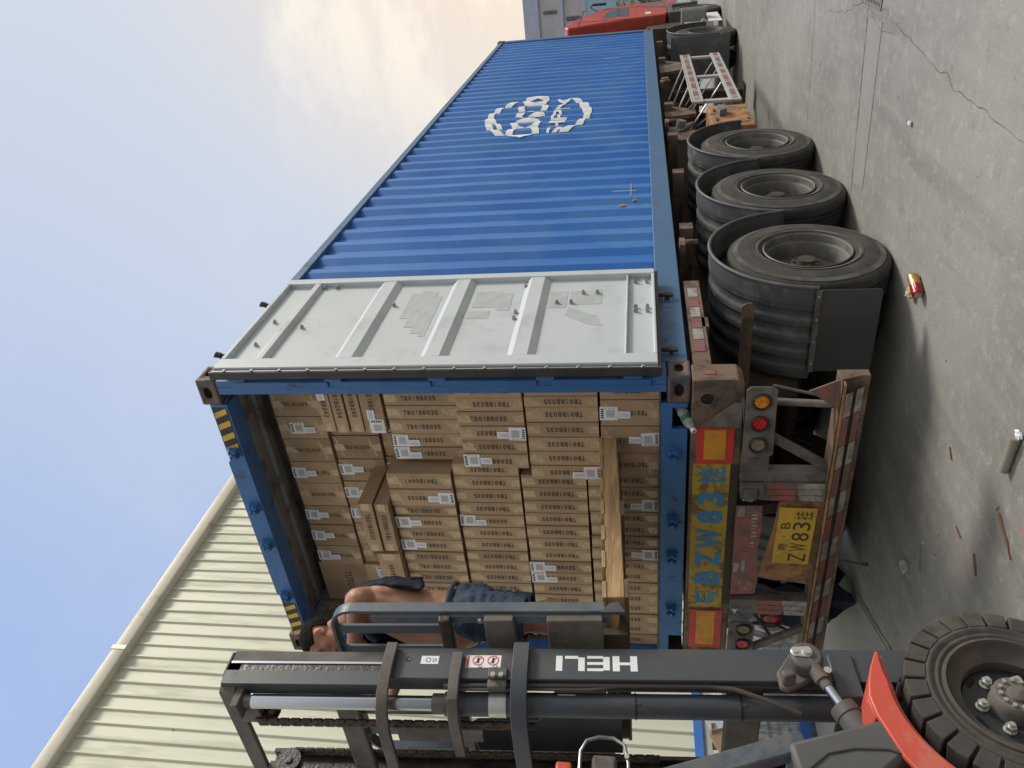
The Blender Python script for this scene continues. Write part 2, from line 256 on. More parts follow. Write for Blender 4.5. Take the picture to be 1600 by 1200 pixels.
class MB:
    def __init__(s, *mats):
        s.bm = bmesh.new(); s.mats = list(mats); s.X = Matrix.Identity(4); s.mi = 0
    def slot(s, name):
        if name not in s.mats: s.mats.append(name)
        return s.mats.index(name)
    def use(s, name): s.mi = s.slot(name); return s
    def v(s, *p): return s.bm.verts.new(s.X @ Vector(p))
    def f(s, vs_, smooth=False):
        try:
            f = s.bm.faces.new(vs_); f.material_index = s.mi; f.smooth = smooth; return f
        except ValueError: return None
    def box(s, x0, x1, y0, y1, z0, z1):
        x0, x1 = sorted((x0, x1)); y0, y1 = sorted((y0, y1)); z0, z1 = sorted((z0, z1))
        v = [s.v(x, y, z) for x in (x0, x1) for y in (y0, y1) for z in (z0, z1)]
        for q in ((0, 1, 3, 2), (4, 6, 7, 5), (0, 4, 5, 1), (2, 3, 7, 6), (0, 2, 6, 4), (1, 5, 7, 3)): s.f([v[i] for i in q])
        return s
    def obox(s, p0, p1, w, h, up=(0, 0, 1)):          # bar between two points, w across, h along up
        p0, p1, up = Vector(p0), Vector(p1), Vector(up); d = (p1 - p0).normalized(); a = d.cross(up).normalized(); b = a.cross(d).normalized()
        vv = [[s.v(*(p + a * i * w / 2 + b * j * h / 2)) for i, j in ((-1, -1), (1, -1), (1, 1), (-1, 1))] for p in (p0, p1)]
        s.f(vv[0][::-1]); s.f(vv[1])
        for i in range(4): s.f([vv[0][i], vv[0][(i + 1) % 4], vv[1][(i + 1) % 4], vv[1][i]])
        return s
    def prism(s, poly, ax, a, b, smooth=False):       # 2-D outline pushed along axis ax
        def P(p, t): return (t, p[0], p[1]) if ax == 0 else ((p[0], t, p[1]) if ax == 1 else (p[0], p[1], t))
        A = [s.v(*P(p, a)) for p in poly]; B = [s.v(*P(p, b)) for p in poly]
        s.f(A); s.f(B[::-1]); n = len(poly)
        for i in range(n): s.f([A[i], B[i], B[(i + 1) % n], A[(i + 1) % n]], smooth)
        return s
    def strip(s, path, ax, a, b, th=0.0, smooth=False):   # open polyline swept along ax, with thickness th
        n = len(path); offs = []
        for i in range(n):
            p = Vector(path[i]); t = Vector(path[min(i + 1, n - 1)]) - Vector(path[max(i - 1, 0)]); t.normalize()
            offs.append((p.x - t.y * th, p.y + t.x * th))
        return s.prism(list(path) + offs[::-1], ax, a, b, smooth) if th else s
    def cyl(s, p0, p1, r, seg=16, r2=None, cap=True, smooth=True):
        p0, p1 = Vector(p0), Vector(p1); d = (p1 - p0).normalized(); a = d.orthogonal().normalized(); b = d.cross(a); r2 = r if r2 is None else r2
        A = [s.v(*(p0 + (a * math.cos(t) + b * math.sin(t)) * r)) for t in (2 * math.pi * i / seg for i in range(seg))]
        B = [s.v(*(p1 + (a * math.cos(t) + b * math.sin(t)) * r2)) for t in (2 * math.pi * i / seg for i in range(seg))]
        for i in range(seg): s.f([A[i], A[(i + 1) % seg], B[(i + 1) % seg], B[i]], smooth)
        if cap: s.f(A[::-1]); s.f(B)
        return s
    def tube(s, pts, r, seg=8, smooth=True):
        pts = [Vector(p) for p in pts]; rings = []; prev = None
        for i, p in enumerate(pts):
            d = (pts[min(i + 1, len(pts) - 1)] - pts[max(i - 1, 0)]).normalized()
            a = d.orthogonal().normalized() if prev is None else (prev - d * prev.dot(d)).normalized()
            prev = a; b = d.cross(a)
            rings.append([s.v(*(p + (a * math.cos(2 * math.pi * k / seg) + b * math.sin(2 * math.pi * k / seg)) * r)) for k in range(seg)])
        for i in range(len(rings) - 1):
            for k in range(seg): s.f([rings[i][k], rings[i][(k + 1) % seg], rings[i + 1][(k + 1) % seg], rings[i + 1][k]], smooth)
        s.f(rings[0][::-1]); s.f(rings[-1]); return s
    def lathe(s, prof, c, ax=0, seg=64, closed=False, smooth=True):     # prof: (axial, radius)
        c = Vector(c); rings = []
        for (a, r) in prof:
            ring = []
            for k in range(seg):
                t = 2 * math.pi * k / seg; q = (a, r * math.cos(t), r * math.sin(t))
                if ax == 1: q = (r * math.cos(t), a, r * math.sin(t))
                if ax == 2: q = (r * math.cos(t), r * math.sin(t), a)
                ring.append(s.v(*(c + Vector(q))))
            rings.append(ring)
        n = len(rings)
        for i in range(n if closed else n - 1):
            A, B = rings[i], rings[(i + 1) % n]
            for k in range(seg): s.f([A[k], A[(k + 1) % seg], B[(k + 1) % seg], B[k]], smooth)
        return s
    def quad(s, pts): s.f([s.v(*p) for p in pts]); return s
    def text(s, string, c, dirv, upv, w, h, off=0.0, lift=0.0):
        if '1' in string and len(string) > 1:      # the stock font draws 1 as a bare bar: lay the glyphs out singly, with a flagged 1
            c, d, u = Vector(c), Vector(dirv).normalized(), Vector(upv).normalized(); n = len(string); p = w / n
            for i, ch in enumerate(string):
                cc = c + d * ((i + .5) * p - w / 2)
                if ch == '1':
                    P = [(-.02, -.5), (.16, -.5), (.16, .5), (.02, .5), (-.20, .30), (-.20, .14), (-.02, .27)]
                    s.f([s.v(*(cc + d * x * p * .9 + u * y * h)) for x, y in P])
                else: s.text(ch, cc, d, u, p * .78, h, off, lift)
            return s
        vs_, fs, asp = text_geo(string, off); c, d, u = Vector(c), Vector(dirv).normalized(), Vector(upv).normalized(); n = d.cross(u)
        vv = [s.v(*(c + d * x * w + u * y * h + n * lift)) for x, y in vs_]
        for f in fs: s.f([vv[i] for i in f])
        return s
    def build(s, name, parent=None, bevel=0.0, origin=None, recalc=True, sharp=35):
        bm = s.bm
        if recalc: bmesh.ops.recalc_face_normals(bm, faces=bm.faces)
        og = Vector(origin) if origin is not None else (parent_world(parent) if parent else Vector((0, 0, 0)))
        if origin is None and parent is None:
            zs = [v.co for v in bm.verts]; og = Vector((sum(v.x for v in zs) / len(zs), sum(v.y for v in zs) / len(zs), min(v.z for v in zs)))
        bmesh.ops.translate(bm, verts=bm.verts, vec=-og)
        me = bpy.data.meshes.new(name); bm.to_mesh(me); bm.free()
        for k in s.mats: me.materials.append(M[k])
        me.set_sharp_from_angle(angle=R(sharp))
        o = bpy.data.objects.new(name, me); scene.collection.objects.link(o)
        if parent: o.parent = parent; o.location = og - parent_world(parent)
        else: o.location = og
        if bevel:
            b = o.modifiers.new('edge', 'BEVEL'); b.width = bevel; b.segments = 2; b.limit_method = 'ANGLE'; b.angle_limit = R(40)
        return o
def parts(b, name, parent, bevel=0.0, sharp=35):
    # every loose piece of the builder becomes an object of its own
    bm = b.bm; bm.verts.ensure_lookup_table(); seen = set(); groups = []
    for v in bm.verts:
        if v in seen: continue
        st = [v]; seen.add(v); g = []
        while st:
            q = st.pop(); g.append(q)
            for e in q.link_edges:
                w = e.other_vert(q)
                if w not in seen: seen.add(w); st.append(w)
        groups.append(g)
    objs = []
    for g in groups:
        nb = MB(*b.mats); mp = {v: nb.bm.verts.new(v.co) for v in g}
        for f in {f for v in g for f in v.link_faces}:
            nf = nb.bm.faces.new([mp[v] for v in f.verts]); nf.material_index = f.material_index; nf.smooth = f.smooth
        c = sum((v.co for v in g), Vector()) / len(g)
        objs.append(nb.build(name, parent, bevel, origin=c, sharp=sharp))
    bm.free(); return objs
def parent_world(p):
    v = Vector((0, 0, 0))
    while p: v += Vector(p.location); p = p.parent
    return v
def tag(o, label, cat=None, group=None, kind=None):
    o['label'] = label
    if cat: o['category'] = cat
    if group: o['group'] = group
    if kind: o['kind'] = kind
    return o
def thing(name, loc, label, cat, group=None):
    o = bpy.data.objects.new(name, None); scene.collection.objects.link(o); o.location = loc; o.empty_display_size = .1
    return tag(o, label, cat, group)
def struct(o): o['kind'] = 'structure'; return o
def dup_tree(o, parent=None):
    c = o.copy(); scene.collection.objects.link(c)
    if parent: c.parent = parent
    for ch in [x for x in scene.objects if x.parent == o]: dup_tree(ch, c)
    return c

# ================================================================== SETTING
b = MB('ground'); n_ = 60
b.quad([(-160, -160, G), (160, -160, G), (160, 160, G), (-160, 160, G)])
o = struct(b.build('ground', origin=(0, 0, G))); o['label'] = 'grey trowelled concrete yard with stains and cracks'
def crack(name, pts, w, seed, matn='crack', lift=.004, jag=.03, label=None):
    rnd = random.Random(seed); b = MB(matn); P = []
    for i in range(len(pts) - 1):
        a, c = Vector(pts[i]), Vector(pts[i + 1]); n = max(2, int((c - a).length / .05))
        for k in range(n): P.append(a.lerp(c, k / n))
    P.append(Vector(pts[-1])); L = []; Rr = []
    for i, p in enumerate(P):
        t = (P[min(i + 1, len(P) - 1)] - P[max(i - 1, 0)]).normalized(); nn = Vector((-t.y, t.x)); j = nn * (noise.noise(Vector((i * .35, seed, 0))) * jag)
        ww = w * (.35 + rnd.random() * 1.1)
        L.append(b.v(*(p + j + nn * ww), G + lift)); Rr.append(b.v(*(p + j - nn * ww), G + lift))
    for i in range(len(P) - 1): b.f([L[i], L[i + 1], Rr[i + 1], Rr[i]])
    o = struct(b.build(name, origin=(pts[0][0], pts[0][1], G))); 
    if label: o['label'] = label
    return o
crack('ground_joint', [(3.2, 3.4), (1.39, 2.97), (.3, 2.80), (-1.2, 2.5), (-4.5, 1.9), (-9, 1.1)], .005, 1, jag=.012, label='dark slab joint crossing the yard beside the rear wheels')
crack('ground_joint', [(-3.6, 3.3), (-2.9, 1.62), (-2.33, .18), (-1.9, -.9), (-1.3, -2.4)], .006, 2, jag=.01)
crack('ground_joint', [(2.2, 5.2), (1.15, 4.89), (.0, 4.7), (-4, 4.0)], .004, 3, jag=.01)
crack('ground_joint', [(2.4, 12.6), (-6, 11.2)], .012, 5, jag=.01)
crack('ground_crack', [(1.75, 3.5), (1.42, 2.75), (1.32, 2.2), (1.24, 1.5), (1.17, .86), (1.15, .35), (1.13, .06), (1.02, -.4)], .0017, 11, jag=.045)
crack('ground_crack', [(1.34, 2.95), (1.24, 2.55), (1.27, 2.25)], .0014, 12, jag=.03)
crack('ground_crack', [(1.15, 4.3), (1.22, 3.7), (1.38, 3.05)], .0015, 13, jag=.03)
crack('ground_crack', [(.75, 2.83), (.62, 2.6), (.42, 2.5)], .0014, 14, jag=.03)
b = MB('patch'); b.quad([(1.30, 2.55, G + .003), (.15, 2.44, G + .003), (.10, 2.735, G + .003), (1.28, 2.93, G + .003)]); o = struct(b.build('ground_patch')); o['label'] = 'pale cement repair strip along the slab joint'
b = MB('patch'); b.quad([(-2.95, 1.6, G + .0032), (-2.38, .2, G + .0032), (-7.2, -.9, G + .0032), (-8.2, 1.0, G + .0032)]); struct(b.build('ground_patch'))  # paler slab past the joint, with lit ground beyond the trailer painted in
b = MB('drain')
b.box(1.36, 1.62, 2.62, 3.2, G - .01, G + .008)
for i in range(6):
    for j in range(12):
        b.box(1.385 + i * .038, 1.385 + i * .038 + .022, 2.65 + j * .045, 2.65 + j * .045 + .018, G + .008, G + .013)
tag(b.build('drain_cover'), 'rectangular studded drain plate set in the concrete', 'drain cover')

# warehouse with cream ribbed wall
wh = thing('warehouse', (-8, 2, G), 'cream ribbed metal warehouse with a pale gutter, left of the container', 'building')
b = MB('cream'); prof = []; y = -14.0
while y < 16:
    prof += [(-8.0, y), (-8.0, y + .19), (-7.97, y + .205), (-7.97, y + .235), (-8.0, y + .25)]; y += .25
prof += [(-8.15, 16), (-8.15, -14)]
b.prism(prof, 2, -.44, 8.98); b.build('wall_sheet', wh)
MB('base_blue').box(-8.2, -7.94, -14, 16, -.56, -.44).build('base_trim', wh)
MB('render_grey').box(-8.2, -7.98, -14, 16, G, -.56).build('lower_wall', wh)
b = MB('trim')
for i in range(5):
    b.prism([(-8.1, 8.93), (-7.84, 8.93), (-7.82, 8.96), (-7.82, 9.16), (-7.85, 9.19), (-8.1, 9.19)], 1, -14 + i * 6 + .01, -14 + i * 6 + 5.99)
for i in range(1, 5): b.box(-8.1, -7.81, -14 + i * 6 - .05, -14 + i * 6 + .05, 8.925, 9.20)
b.build('gutter', wh, bevel=.01)
b = MB('roof_sheet'); b.quad([(-8.1, -14, 9.15), (-8.1, 16, 9.15), (-24, 16, 10.8), (-24, -14, 10.8)]); b.build('roof', wh)
b = MB('black')
for (yy, zz) in ((1.6, 4.6), (2.3, 3.1), (2.8, 5.7), (3.4, 4.9), (1.9, 6.3), (3.9, 7.0), (2.6, 7.4)):
    b.cyl((-8.0, yy + .09, zz), (-7.985, yy + .09, zz), .012, 6)
parts(b, 'screw', wh)

# far building and palm beyond the truck
fb = thing('far_building', (6, 45, G), 'pale facade building with blue bands beyond the red truck', 'building')
MB('facade').box(-8, 26, 41, 56, G, 6.2).build('wall', fb)
b = MB('facade_blue'); b.box(-8, 26, 40.9, 41, 5.45, 6.25); b.box(-8, 26, 40.9, 41, 4.15, 4.3); b.box(-8, 26, 40.9, 41, 2.95, 3.12); parts(b, 'band', fb)
b = MB('window_blue'); b.box(-8, 26, 40.93, 41, 1.3, 2.95); b.build('window', fb)
b = MB('dust')
for i in range(16):
    b.box(-3 + i * 1.3, -2.85 + i * 1.3, 40.92, 41, 4.5, 5.2); b.box(-3.4 + i * 1.3, -3.2 + i * 1.3, 40.92, 41, 3.3, 4.0)
parts(b, 'facade_mark', fb)
pt = thing('palm_tree', (.1, 24, G), 'spiky green palm rising behind the red cab', 'tree')
b = MB('bark'); b.cyl((.1, 24, G), (.0, 24, .35), .18, 10, r2=.13); b.build('trunk', pt)
b = MB('leaf'); rn = random.Random(3)
for k in range(60):
    az = rn.random() * 6.28; el = rn.uniform(-.3, 1.3); L = rn.uniform(1.0, 1.9); p0 = Vector((.0, 24, .35)); pr = None
    for j in range(8):
        t = j / 7; d = Vector((math.cos(az) * math.cos(el), math.sin(az) * math.cos(el), math.sin(el))) * L * t; d.z -= .7 * t * t
        q = p0 + d
        if pr:
            sidev = Vector((-math.sin(az), math.cos(az), 0)) * .30 * (1 - t * .6)
            for sg in (-1, 1):
                b.quad([pr, pr + (q - pr) * .5, q + sidev * sg - Vector((0, 0, .1)), pr + sidev * sg * .9])
        pr = q
b.build('crown', pt)

# ================================================================== CONTAINER
CL, CW, CH = 12.19, 2.438, 2.896
ct = thing('shipping_container', (-1.219, 0, 0), 'blue corrugated high shipping container with its doors open, on the trailer', 'shipping container')
PIT, FO, SL = .2785, .072, .068
brk = []; yy = .20
while yy < CL - .25:
    brk += [(yy, 0), (yy + FO, 0), (yy + FO + SL, 1), (yy + FO + SL + .0705, 1)]; yy += PIT
brk += [(CL - .16, 0)]
def corr(y):                                   # 0 outer .. 1 inner
    for i in range(len(brk) - 1):
        if brk[i][0] <= y <= brk[i + 1][0]:
            t = (y - brk[i][0]) / (brk[i + 1][0] - brk[i][0]); return brk[i][1] + (brk[i + 1][1] - brk[i][1]) * t
    return 0
XO, DEP = -.022, .036
for side in (0, 1):
    sx = (lambda x: x) if side == 0 else (lambda x: -CW - x)
    b = MB('blue')
    zs = [.155 + (2.80 - .155) * k / 14 for k in range(15)]; cols = []
    rn = random.Random(5 + side)
    for (y, c) in brk:
        cols.append([b.v(sx(XO - DEP * c + .004 * noise.noise(Vector((y * 1.3, z * 1.7, side))) + .003 * noise.noise(Vector((y * 6, z * 4, side)))), y + .004 * noise.noise(Vector((z * 2, y, 3))), z) for z in zs])
    for i in range(len(cols) - 1):
        for k in range(14): b.f([cols[i][k], cols[i + 1][k], cols[i + 1][k + 1], cols[i][k + 1]])
    o = b.build('side_panel', ct, sharp=25)
    b = MB('blue_rail'); x0, x1 = sorted((sx(-.005), sx(-.065)))
    b.box(x0, x1, .17, CL - .17, 2.80, 2.868); 
    b.box(*sorted((sx(.0), sx(-.012))), .17, CL - .17, .0, .158); b.box(*sorted((sx(-.012), sx(-.06))), .17, CL - .17, .0, .012); b.box(*sorted((sx(-.012), sx(-.05))), .17, CL - .17, .146, .158)
    b.build('side_rail', ct, bevel=.004)
    b = MB('blue_rail'); b.box(*sorted((sx(-.003), sx(-.16))), CL - .16, CL, .118, CH - .118); b.build('corner_post', ct, bevel=.006)
    b = MB('blue_post')
    X0 = (lambda a, c: sorted((sx(a), sx(c))))
    b.box(*X0(-.004, -.05), .03, .17, .118, CH - .118); b.box(*X0(-.05, -.10), .0, .12, .118, CH - .118); b.box(*X0(-.004, -.05), .0, .03, .118, CH - .118)
    for (z0, z1) in ((.20, .74), (.83, 1.35), (1.44, 1.98), (2.06, 2.66)): b.box(*X0(-.006, -.046), -.014, .0, z0, z1)
    b.build('corner_post', ct, bevel=.005)
    b = MB('blue_post')
    for z in (.30, .78, 1.40, 2.02, 2.62): b.cyl((sx(.012), -.012, z - .05), (sx(.012), -.012, z + .05), .013, 10)
    parts(b, 'hinge', ct)
# corner castings with oval holes
def ellipse(cx, cz, rx, rz, n=20): return [(cx + rx * math.cos(2 * math.pi * k / n), cz + rz * math.sin(2 * math.pi * k / n)) for k in range(n)]
def casting(x0, x1, y0, y1, z0, z1, fx, fy):
    b = MB('casting', 'void'); b.box(x0, x1, y0, y1, z0, z1)
    o = b.build('corner_casting', ct, bevel=.012)
    h = MB('casting'); h.use('void')
    # oval holes cut as real recesses by boolean
    cx, cy, cz = (x0 + x1) / 2, (y0 + y1) / 2, (z0 + z1) / 2
    h.prism(ellipse(cx, cz, .04, .026), 1, cy, fy + (.05 if fy > cy else -.05)); h.prism(ellipse(cy, cz, .04, .026), 0, cx, fx + (.05 if fx > cx else -.05))
    h.box(x0 + .02, x1 - .02, y0 + .02, y1 - .02, z0 + .02, z1 - .02)
    ho = h.build('cut', None, origin=(0, 0, 0))
    md = o.modifiers.new('holes', 'BOOLEAN'); md.object = ho; md.operation = 'DIFFERENCE'; md.solver = 'EXACT'
    dg = bpy.context.evaluated_depsgraph_get(); dg.update()
    me = bpy.data.meshes.new_from_object(o.evaluated_get(dg)); o.modifiers.clear(); o.data = me
    bpy.data.objects.remove(ho)
for (fx, x0, x1) in ((.006, -.172, .006), (-CW - .006, -CW - .006, -CW + .172)):
    for (fy, y0, y1) in ((-.006, -.006, .172), (CL + .006, CL - .172, CL + .006)):
        for (z0, z1) in ((-.012, .115), (CH - .118, CH + .01)): casting(x0, x1, y0, y1, z0, z1, fx, fy)
b = MB('blue_post')
b.prism([(-.17, 2.748), (-CW + .17, 2.748), (-CW + .17, 2.862), (-CW + .60, 2.862), (-CW + .62, 2.878), (-.62, 2.878), (-.60, 2.862), (-.17, 2.862)], 1, -.004, .03)
b.box(-.17, -CW + .17, .03, .14, 2.748, 2.775); b.build('door_header', ct, bevel=.004)
for xs, sg in ((-.19, -1), (-CW + .19 + .33, -1)):
    b = MB('black')
    b.mi = 0; b.box(xs, xs - .34, -.0065, -.004, 2.76, 2.855); b.use('plate')
    for k in range(4):
        x = xs - .005 - k * .088; b.prism([(x, 2.765), (x - .04, 2.765), (x - .075, 2.85), (x - .035, 2.85)], 1, -.0085, -.0065)
    b.build('warning_stripe', ct)
b = MB('blue_post')
b.box(-.172, -.20, -.004, .10, .0, .15)
xs = [(-.20, -.17)]
b.box(-.345, -2.08, -.004, .03, .0, .148); b.box(-.20, -.345, -.004, .03, .085, .148); b.box(-2.08, -2.26, -.004, .03, .085, .148); b.box(-.172, -2.266, .03, .12, .125, .15)
b.build('door_sill', ct, bevel=.003)
b = MB('void'); b.box(-.2, -.345, .1, .11, .01, .085); b.box(-2.08, -2.26, .1, .11, .01, .085); parts(b, 'sill_pocket', ct)
b = MB('dust'); b.box(-.10, -CW + .10, -.0045, .12, .150, .158); b.build('sill_edge', ct)
def keeper(x, z, up):
    b = MB('blue_post'); s = 1 if up else -1
    b.box(x - .035, x + .035, -.012, -.004, z - .04, z + .04)
    b.prism([(-.012, z - .03), (-.05, z - .03), (-.06, z - .01), (-.045, z - .008), (-.04, z + .012), (-.055, z + .018), (-.045, z + .03), (-.012, z + .03)], 0, x - .03, x - .012)
    b.prism([(-.012, z - .03), (-.05, z - .03), (-.06, z - .01), (-.045, z - .008), (-.04, z + .012), (-.055, z + .018), (-.045, z + .03), (-.012, z + .03)], 0, x + .012, x + .03)
    b.build('cam_keeper', ct, bevel=.002)
for x in (-.525, -.99, -1.32, -1.83): keeper(x, 2.80, True)
for x in (-.513, -1.03, -1.33, -1.81): keeper(x, .075, False)
b = MB('inside')
pr = []; y = .14
while y < CL - .2: pr += [(y, 2.855), (y + .08, 2.855), (y + .1, 2.835), (y + .18, 2.835), (y + .2, 2.855)]; y += .209
top = [(p[0], p[1] + .012) for p in pr][::-1]; b.prism(pr + top, 0, -.06, -CW + .06); b.build('roof', ct)
MB('floorwood').box(-.05, -CW + .05, .12, CL - .05, .12, .152).build('floor', ct)
MB('inside').box(-.05, -CW + .05, CL - .06, CL - .02, .15, 2.85).build('front_wall', ct)
b = MB('frame_dark'); y = .5
while y < CL - .3: b.box(-.06, -CW + .06, y, y + .05, .02, .12); y += .32
parts(b, 'cross_member', ct)
# inner faces of the side walls, grey lined
for x0, x1 in ((-.068, -.072), (-CW + .068, -CW + .072)):
    MB('inside').box(x0, x1, .122, 6, .159, 2.832).build('inner_wall', ct)

# painted emblem and words following the corrugation
def painted(polys, name, lift=.008):
    b = MB('white_decal'); bm = b.bm
    for kind, dat in polys:
        if kind == 'poly': b.f([b.v(0, y, z) for y, z in dat])
        else:
            s, cy, cz, w, h, off = dat; vs_, fs, _ = text_geo(s, off)
            vv = [b.v(0, cy + x * w, cz + yy * h) for x, yy in vs_]
            for f in fs: b.f([vv[i] for i in f])
    for (y, c) in brk:
        bmesh.ops.bisect_plane(bm, geom=bm.verts[:] + bm.edges[:] + bm.faces[:], plane_co=(0, y, 0), plane_no=(0, 1, 0), clear_inner=False, clear_outer=False)
    for k in range(1, 15):
        bmesh.ops.bisect_plane(bm, geom=bm.verts[:] + bm.edges[:] + bm.faces[:], plane_co=(0, 0, .155 + 2.645 * k / 14), plane_no=(0, 0, 1), clear_inner=False, clear_outer=False)
    # the lettering was sprayed over old panels: it survives on the outer faces and rear flanks only
    for f in list(bm.faces):
        cy = f.calc_center_median().y; c = corr(cy)
        d = corr(cy + .004) - corr(cy - .004)
        if c > .98: bm.faces.remove(f)
    for v in bm.verts:
        y, z = v.co.y, v.co.z
        v.co.x = XO - DEP * corr(y) + .004 * noise.noise(Vector((y * 1.3, z * 1.7, 0))) + .003 * noise.noise(Vector((y * 6, z * 4, 0))) + lift
    return b.build(name, ct, recalc=False)
def arc(cy, cz, ry, rz, a0, a1, w, n=14):
    P = [(cy + (ry) * math.cos(R(a0 + (a1 - a0) * k / n)), cz + rz * math.sin(R(a0 + (a1 - a0) * k / n))) for k in range(n + 1)]
    Q = [(cy + (ry - w) * math.cos(R(a0 + (a1 - a0) * k / n)), cz + (rz - w * .8) * math.sin(R(a0 + (a1 - a0) * k / n))) for k in range(n + 1)]
    return [('poly', [P[i], P[i + 1], Q[i + 1], Q[i]]) for i in range(n)]
def bar(p, q, w):
    p, q = Vector(p), Vector(q); d = (q - p).normalized(); n = Vector((-d.y, d.x)) * w / 2
    return [('poly', [tuple(p + n), tuple(q + n), tuple(q - n), tuple(p - n)])]
cy, cz = 6.2, 1.49
pl = arc(cy, cz, 1.02, .66, 28, 152, .10) + arc(cy, cz, 1.02, .66, 208, 332, .10)
pl += bar((5.60, 1.86), (6.2, 2.10), .06) + bar((6.2, .90), (6.85, 1.02), .06)
for q_, l_ in ((pl[:14], .008), (pl[14:28], .008), (pl[28:29], .009), (pl[29:], .009)): painted(q_, 'painted_emblem', l_)
painted([('t', ('COSCO', 6.22, 1.60, 2.05, .40, .035))], 'painted_lettering')
painted([('t', ('SHIPPING', 6.22, 1.22, 1.75, .20, .02))], 'painted_lettering')
b = MB('facade_blue'); b.box(XO + .004, XO + .006, 3.15, 3.16, .28, .50); b.box(XO + .004, XO + .006, 3.0, 3.35, .33, .335); b.box(XO + .004, XO + .006, 9.6, 9.62, .55, .8); parts(b, 'scratch', ct)
b = MB('rust_orange'); b.cyl((XO - .01, 2.78, .40), (XO + .006, 2.78, .40), .035, 9); b.cyl((XO - .01, 2.9, .30), (XO + .006, 2.9, .30), .02, 7); parts(b, 'rust_hole', ct)
# blurred chalk marks on lower rail
b = MB('facade_blue')
for (y_, z_, dy, dz) in ((.78, .05, .005, .07), (.84, .055, .005, .06), (.865, .055, .005, .06), (.91, .06, .05, .005), (.96, .065, .005, .05), (.91, .11, .05, .005), (1.0, .06, .005, .05)): b.box(.001, .0022, y_, y_ + dy, z_, z_ + dz)
parts(b, 'chalk_mark', ct)

# doors, swung right back against the side walls
def make_door(side):
    s = (lambda x: x) if side == 0 else (lambda x: -CW - x)
    d = MB('white_paint'); Xf = lambda a, c: sorted((s(a), s(c)))
    z0, z1, y0, y1 = .165, 2.745, -.02, 1.20; xo = .085
    d.box(*Xf(xo - .02, xo - .016), y0 + .01, y1 - .01, z0 + .005, z1 - .005)     # recessed skin
    door = d.build('door', ct)
    f = MB('white_paint')
    for (a, c) in ((y0, y0 + .105), (y1 - .075, y1)): f.box(*Xf(xo - .035, xo + .02), a, c, z0, z1)
    f.box(*Xf(xo - .035, xo + .0205), y0 + .105, y1 - .075, z0, z0 + .02); f.box(*Xf(xo - .035, xo + .0195), y0 + .105, y1 - .075, z1 - .03, z1)
    fo = f.build('door_frame', door, bevel=.006)
    r = MB('white_paint')
    for (zc, h) in ((.93, .085), (1.44, .085), (1.965, .085), (2.50, .04)):
        a, bb = y0 + .105, y1 - .075
        r.prism([(s(xo - .016), zc - h), (s(xo + .017), zc - h * .5), (s(xo + .017), zc + h * .5), (s(xo - .016), zc + h)], 1, a, bb)
    r.box(*Xf(xo - .016, xo + .012), y0 + .105, y1 - .075, .333, .345)
    parts(r, 'rib', door, bevel=.004)
    g = MB('seal')
    g.box(*Xf(xo - .045, xo + .005), y0 - .035, y0 - .002, z0 - .02, z1 + .02); g.box(*Xf(xo - .045, xo + .0), y0, y1, z0 - .02, z0 - .002)
    g.box(*Xf(xo - .04, xo + .0), y0, y1, z1 + .002, z1 + .02)
    g.build('rubber_seal', door, bevel=.004)
    g = MB('steel'); g.box(*Xf(xo + .005, xo + .008), y0 - .026, y0 - .016, z0, z1)
    for k in range(15): g.cyl((s(xo + .006), y0 - .021, z0 + .08 + k * .173), (s(xo + .015), y0 - .021, z0 + .08 + k * .173), .009, 8)
    g.build('seal_strip', door)
    g = MB('steel')
    for (yy, zz) in ((1.10, 2.45), (1.10, 2.36), (1.06, 1.93), (.99, 1.93), (.80, 1.86), (.52, 2.40), (.60, 2.62), (.30, 2.62),
                     (1.09, 1.01), (1.03, 1.01), (.66, 1.03), (.58, 1.03), (.91, .62), (.91, .53), (.78, .78), (.78, .69), (.55, 1.93), (.49, 1.93),
                     (1.10, .285), (1.05, .285), (1.10, .215), (1.05, .215), (.69, .285), (.64, .285), (.69, .215), (.64, .215)):
        g.cyl((s(xo - .016), yy, zz), (s(xo + .006), yy, zz), .014, 8, r2=.011); g.cyl((s(xo + .006), yy, zz), (s(xo + .012), yy, zz), .006, 6)
    parts(g, 'bolt', door)
    if side == 0:
        g = MB('glue'); e = xo - .0155
        for (ya, yb, za, zb) in ((.62, .98, 1.72, 1.78), (.50, 1.02, 1.66, 1.72), (.42, 1.00, 1.60, 1.66), (.38, .93, 1.56, 1.60), (.75, .98, 1.16, 1.33), (.70, .95, 1.08, 1.16), (.72, .95, .72, .83), (.76, .95, .50, .7), (.60, .70, 1.2, 1.34)):
            g.box(e, e + .0012, ya, yb, za, zb)
        g.prism([(.72, .70), (.60, .52), (.46, .48), (.50, .58), (.62, .72)], 0, e, e + .001)
        parts(g, 'glue_patch', door)
    for yy in (.25, .95):
        g = MB('frame_dark')
        g.cyl((s(xo - .06), yy, .05), (s(xo - .06), yy, 2.84), .014, 10); g.box(*Xf(xo - .075, xo - .05), yy - .015, yy + .015, 2.80, 2.85)
        g.prism([(s(xo - .07), 2.84), (s(xo - .04), 2.84), (s(xo - .03), 2.875), (s(xo - .06), 2.895)], 1, yy - .010, yy + .010)
        g.cyl((s(.0), yy, .085), (s(.028), yy, .085), .012, 10); g.prism([(s(.022), .115), (s(.034), .11), (s(.040), .085), (s(.034), .055), (s(.022), .06), (s(.028), .085)], 1, yy - .020, yy + .020)
        g.build('locking_bar', door)
make_door(0); make_door(1)

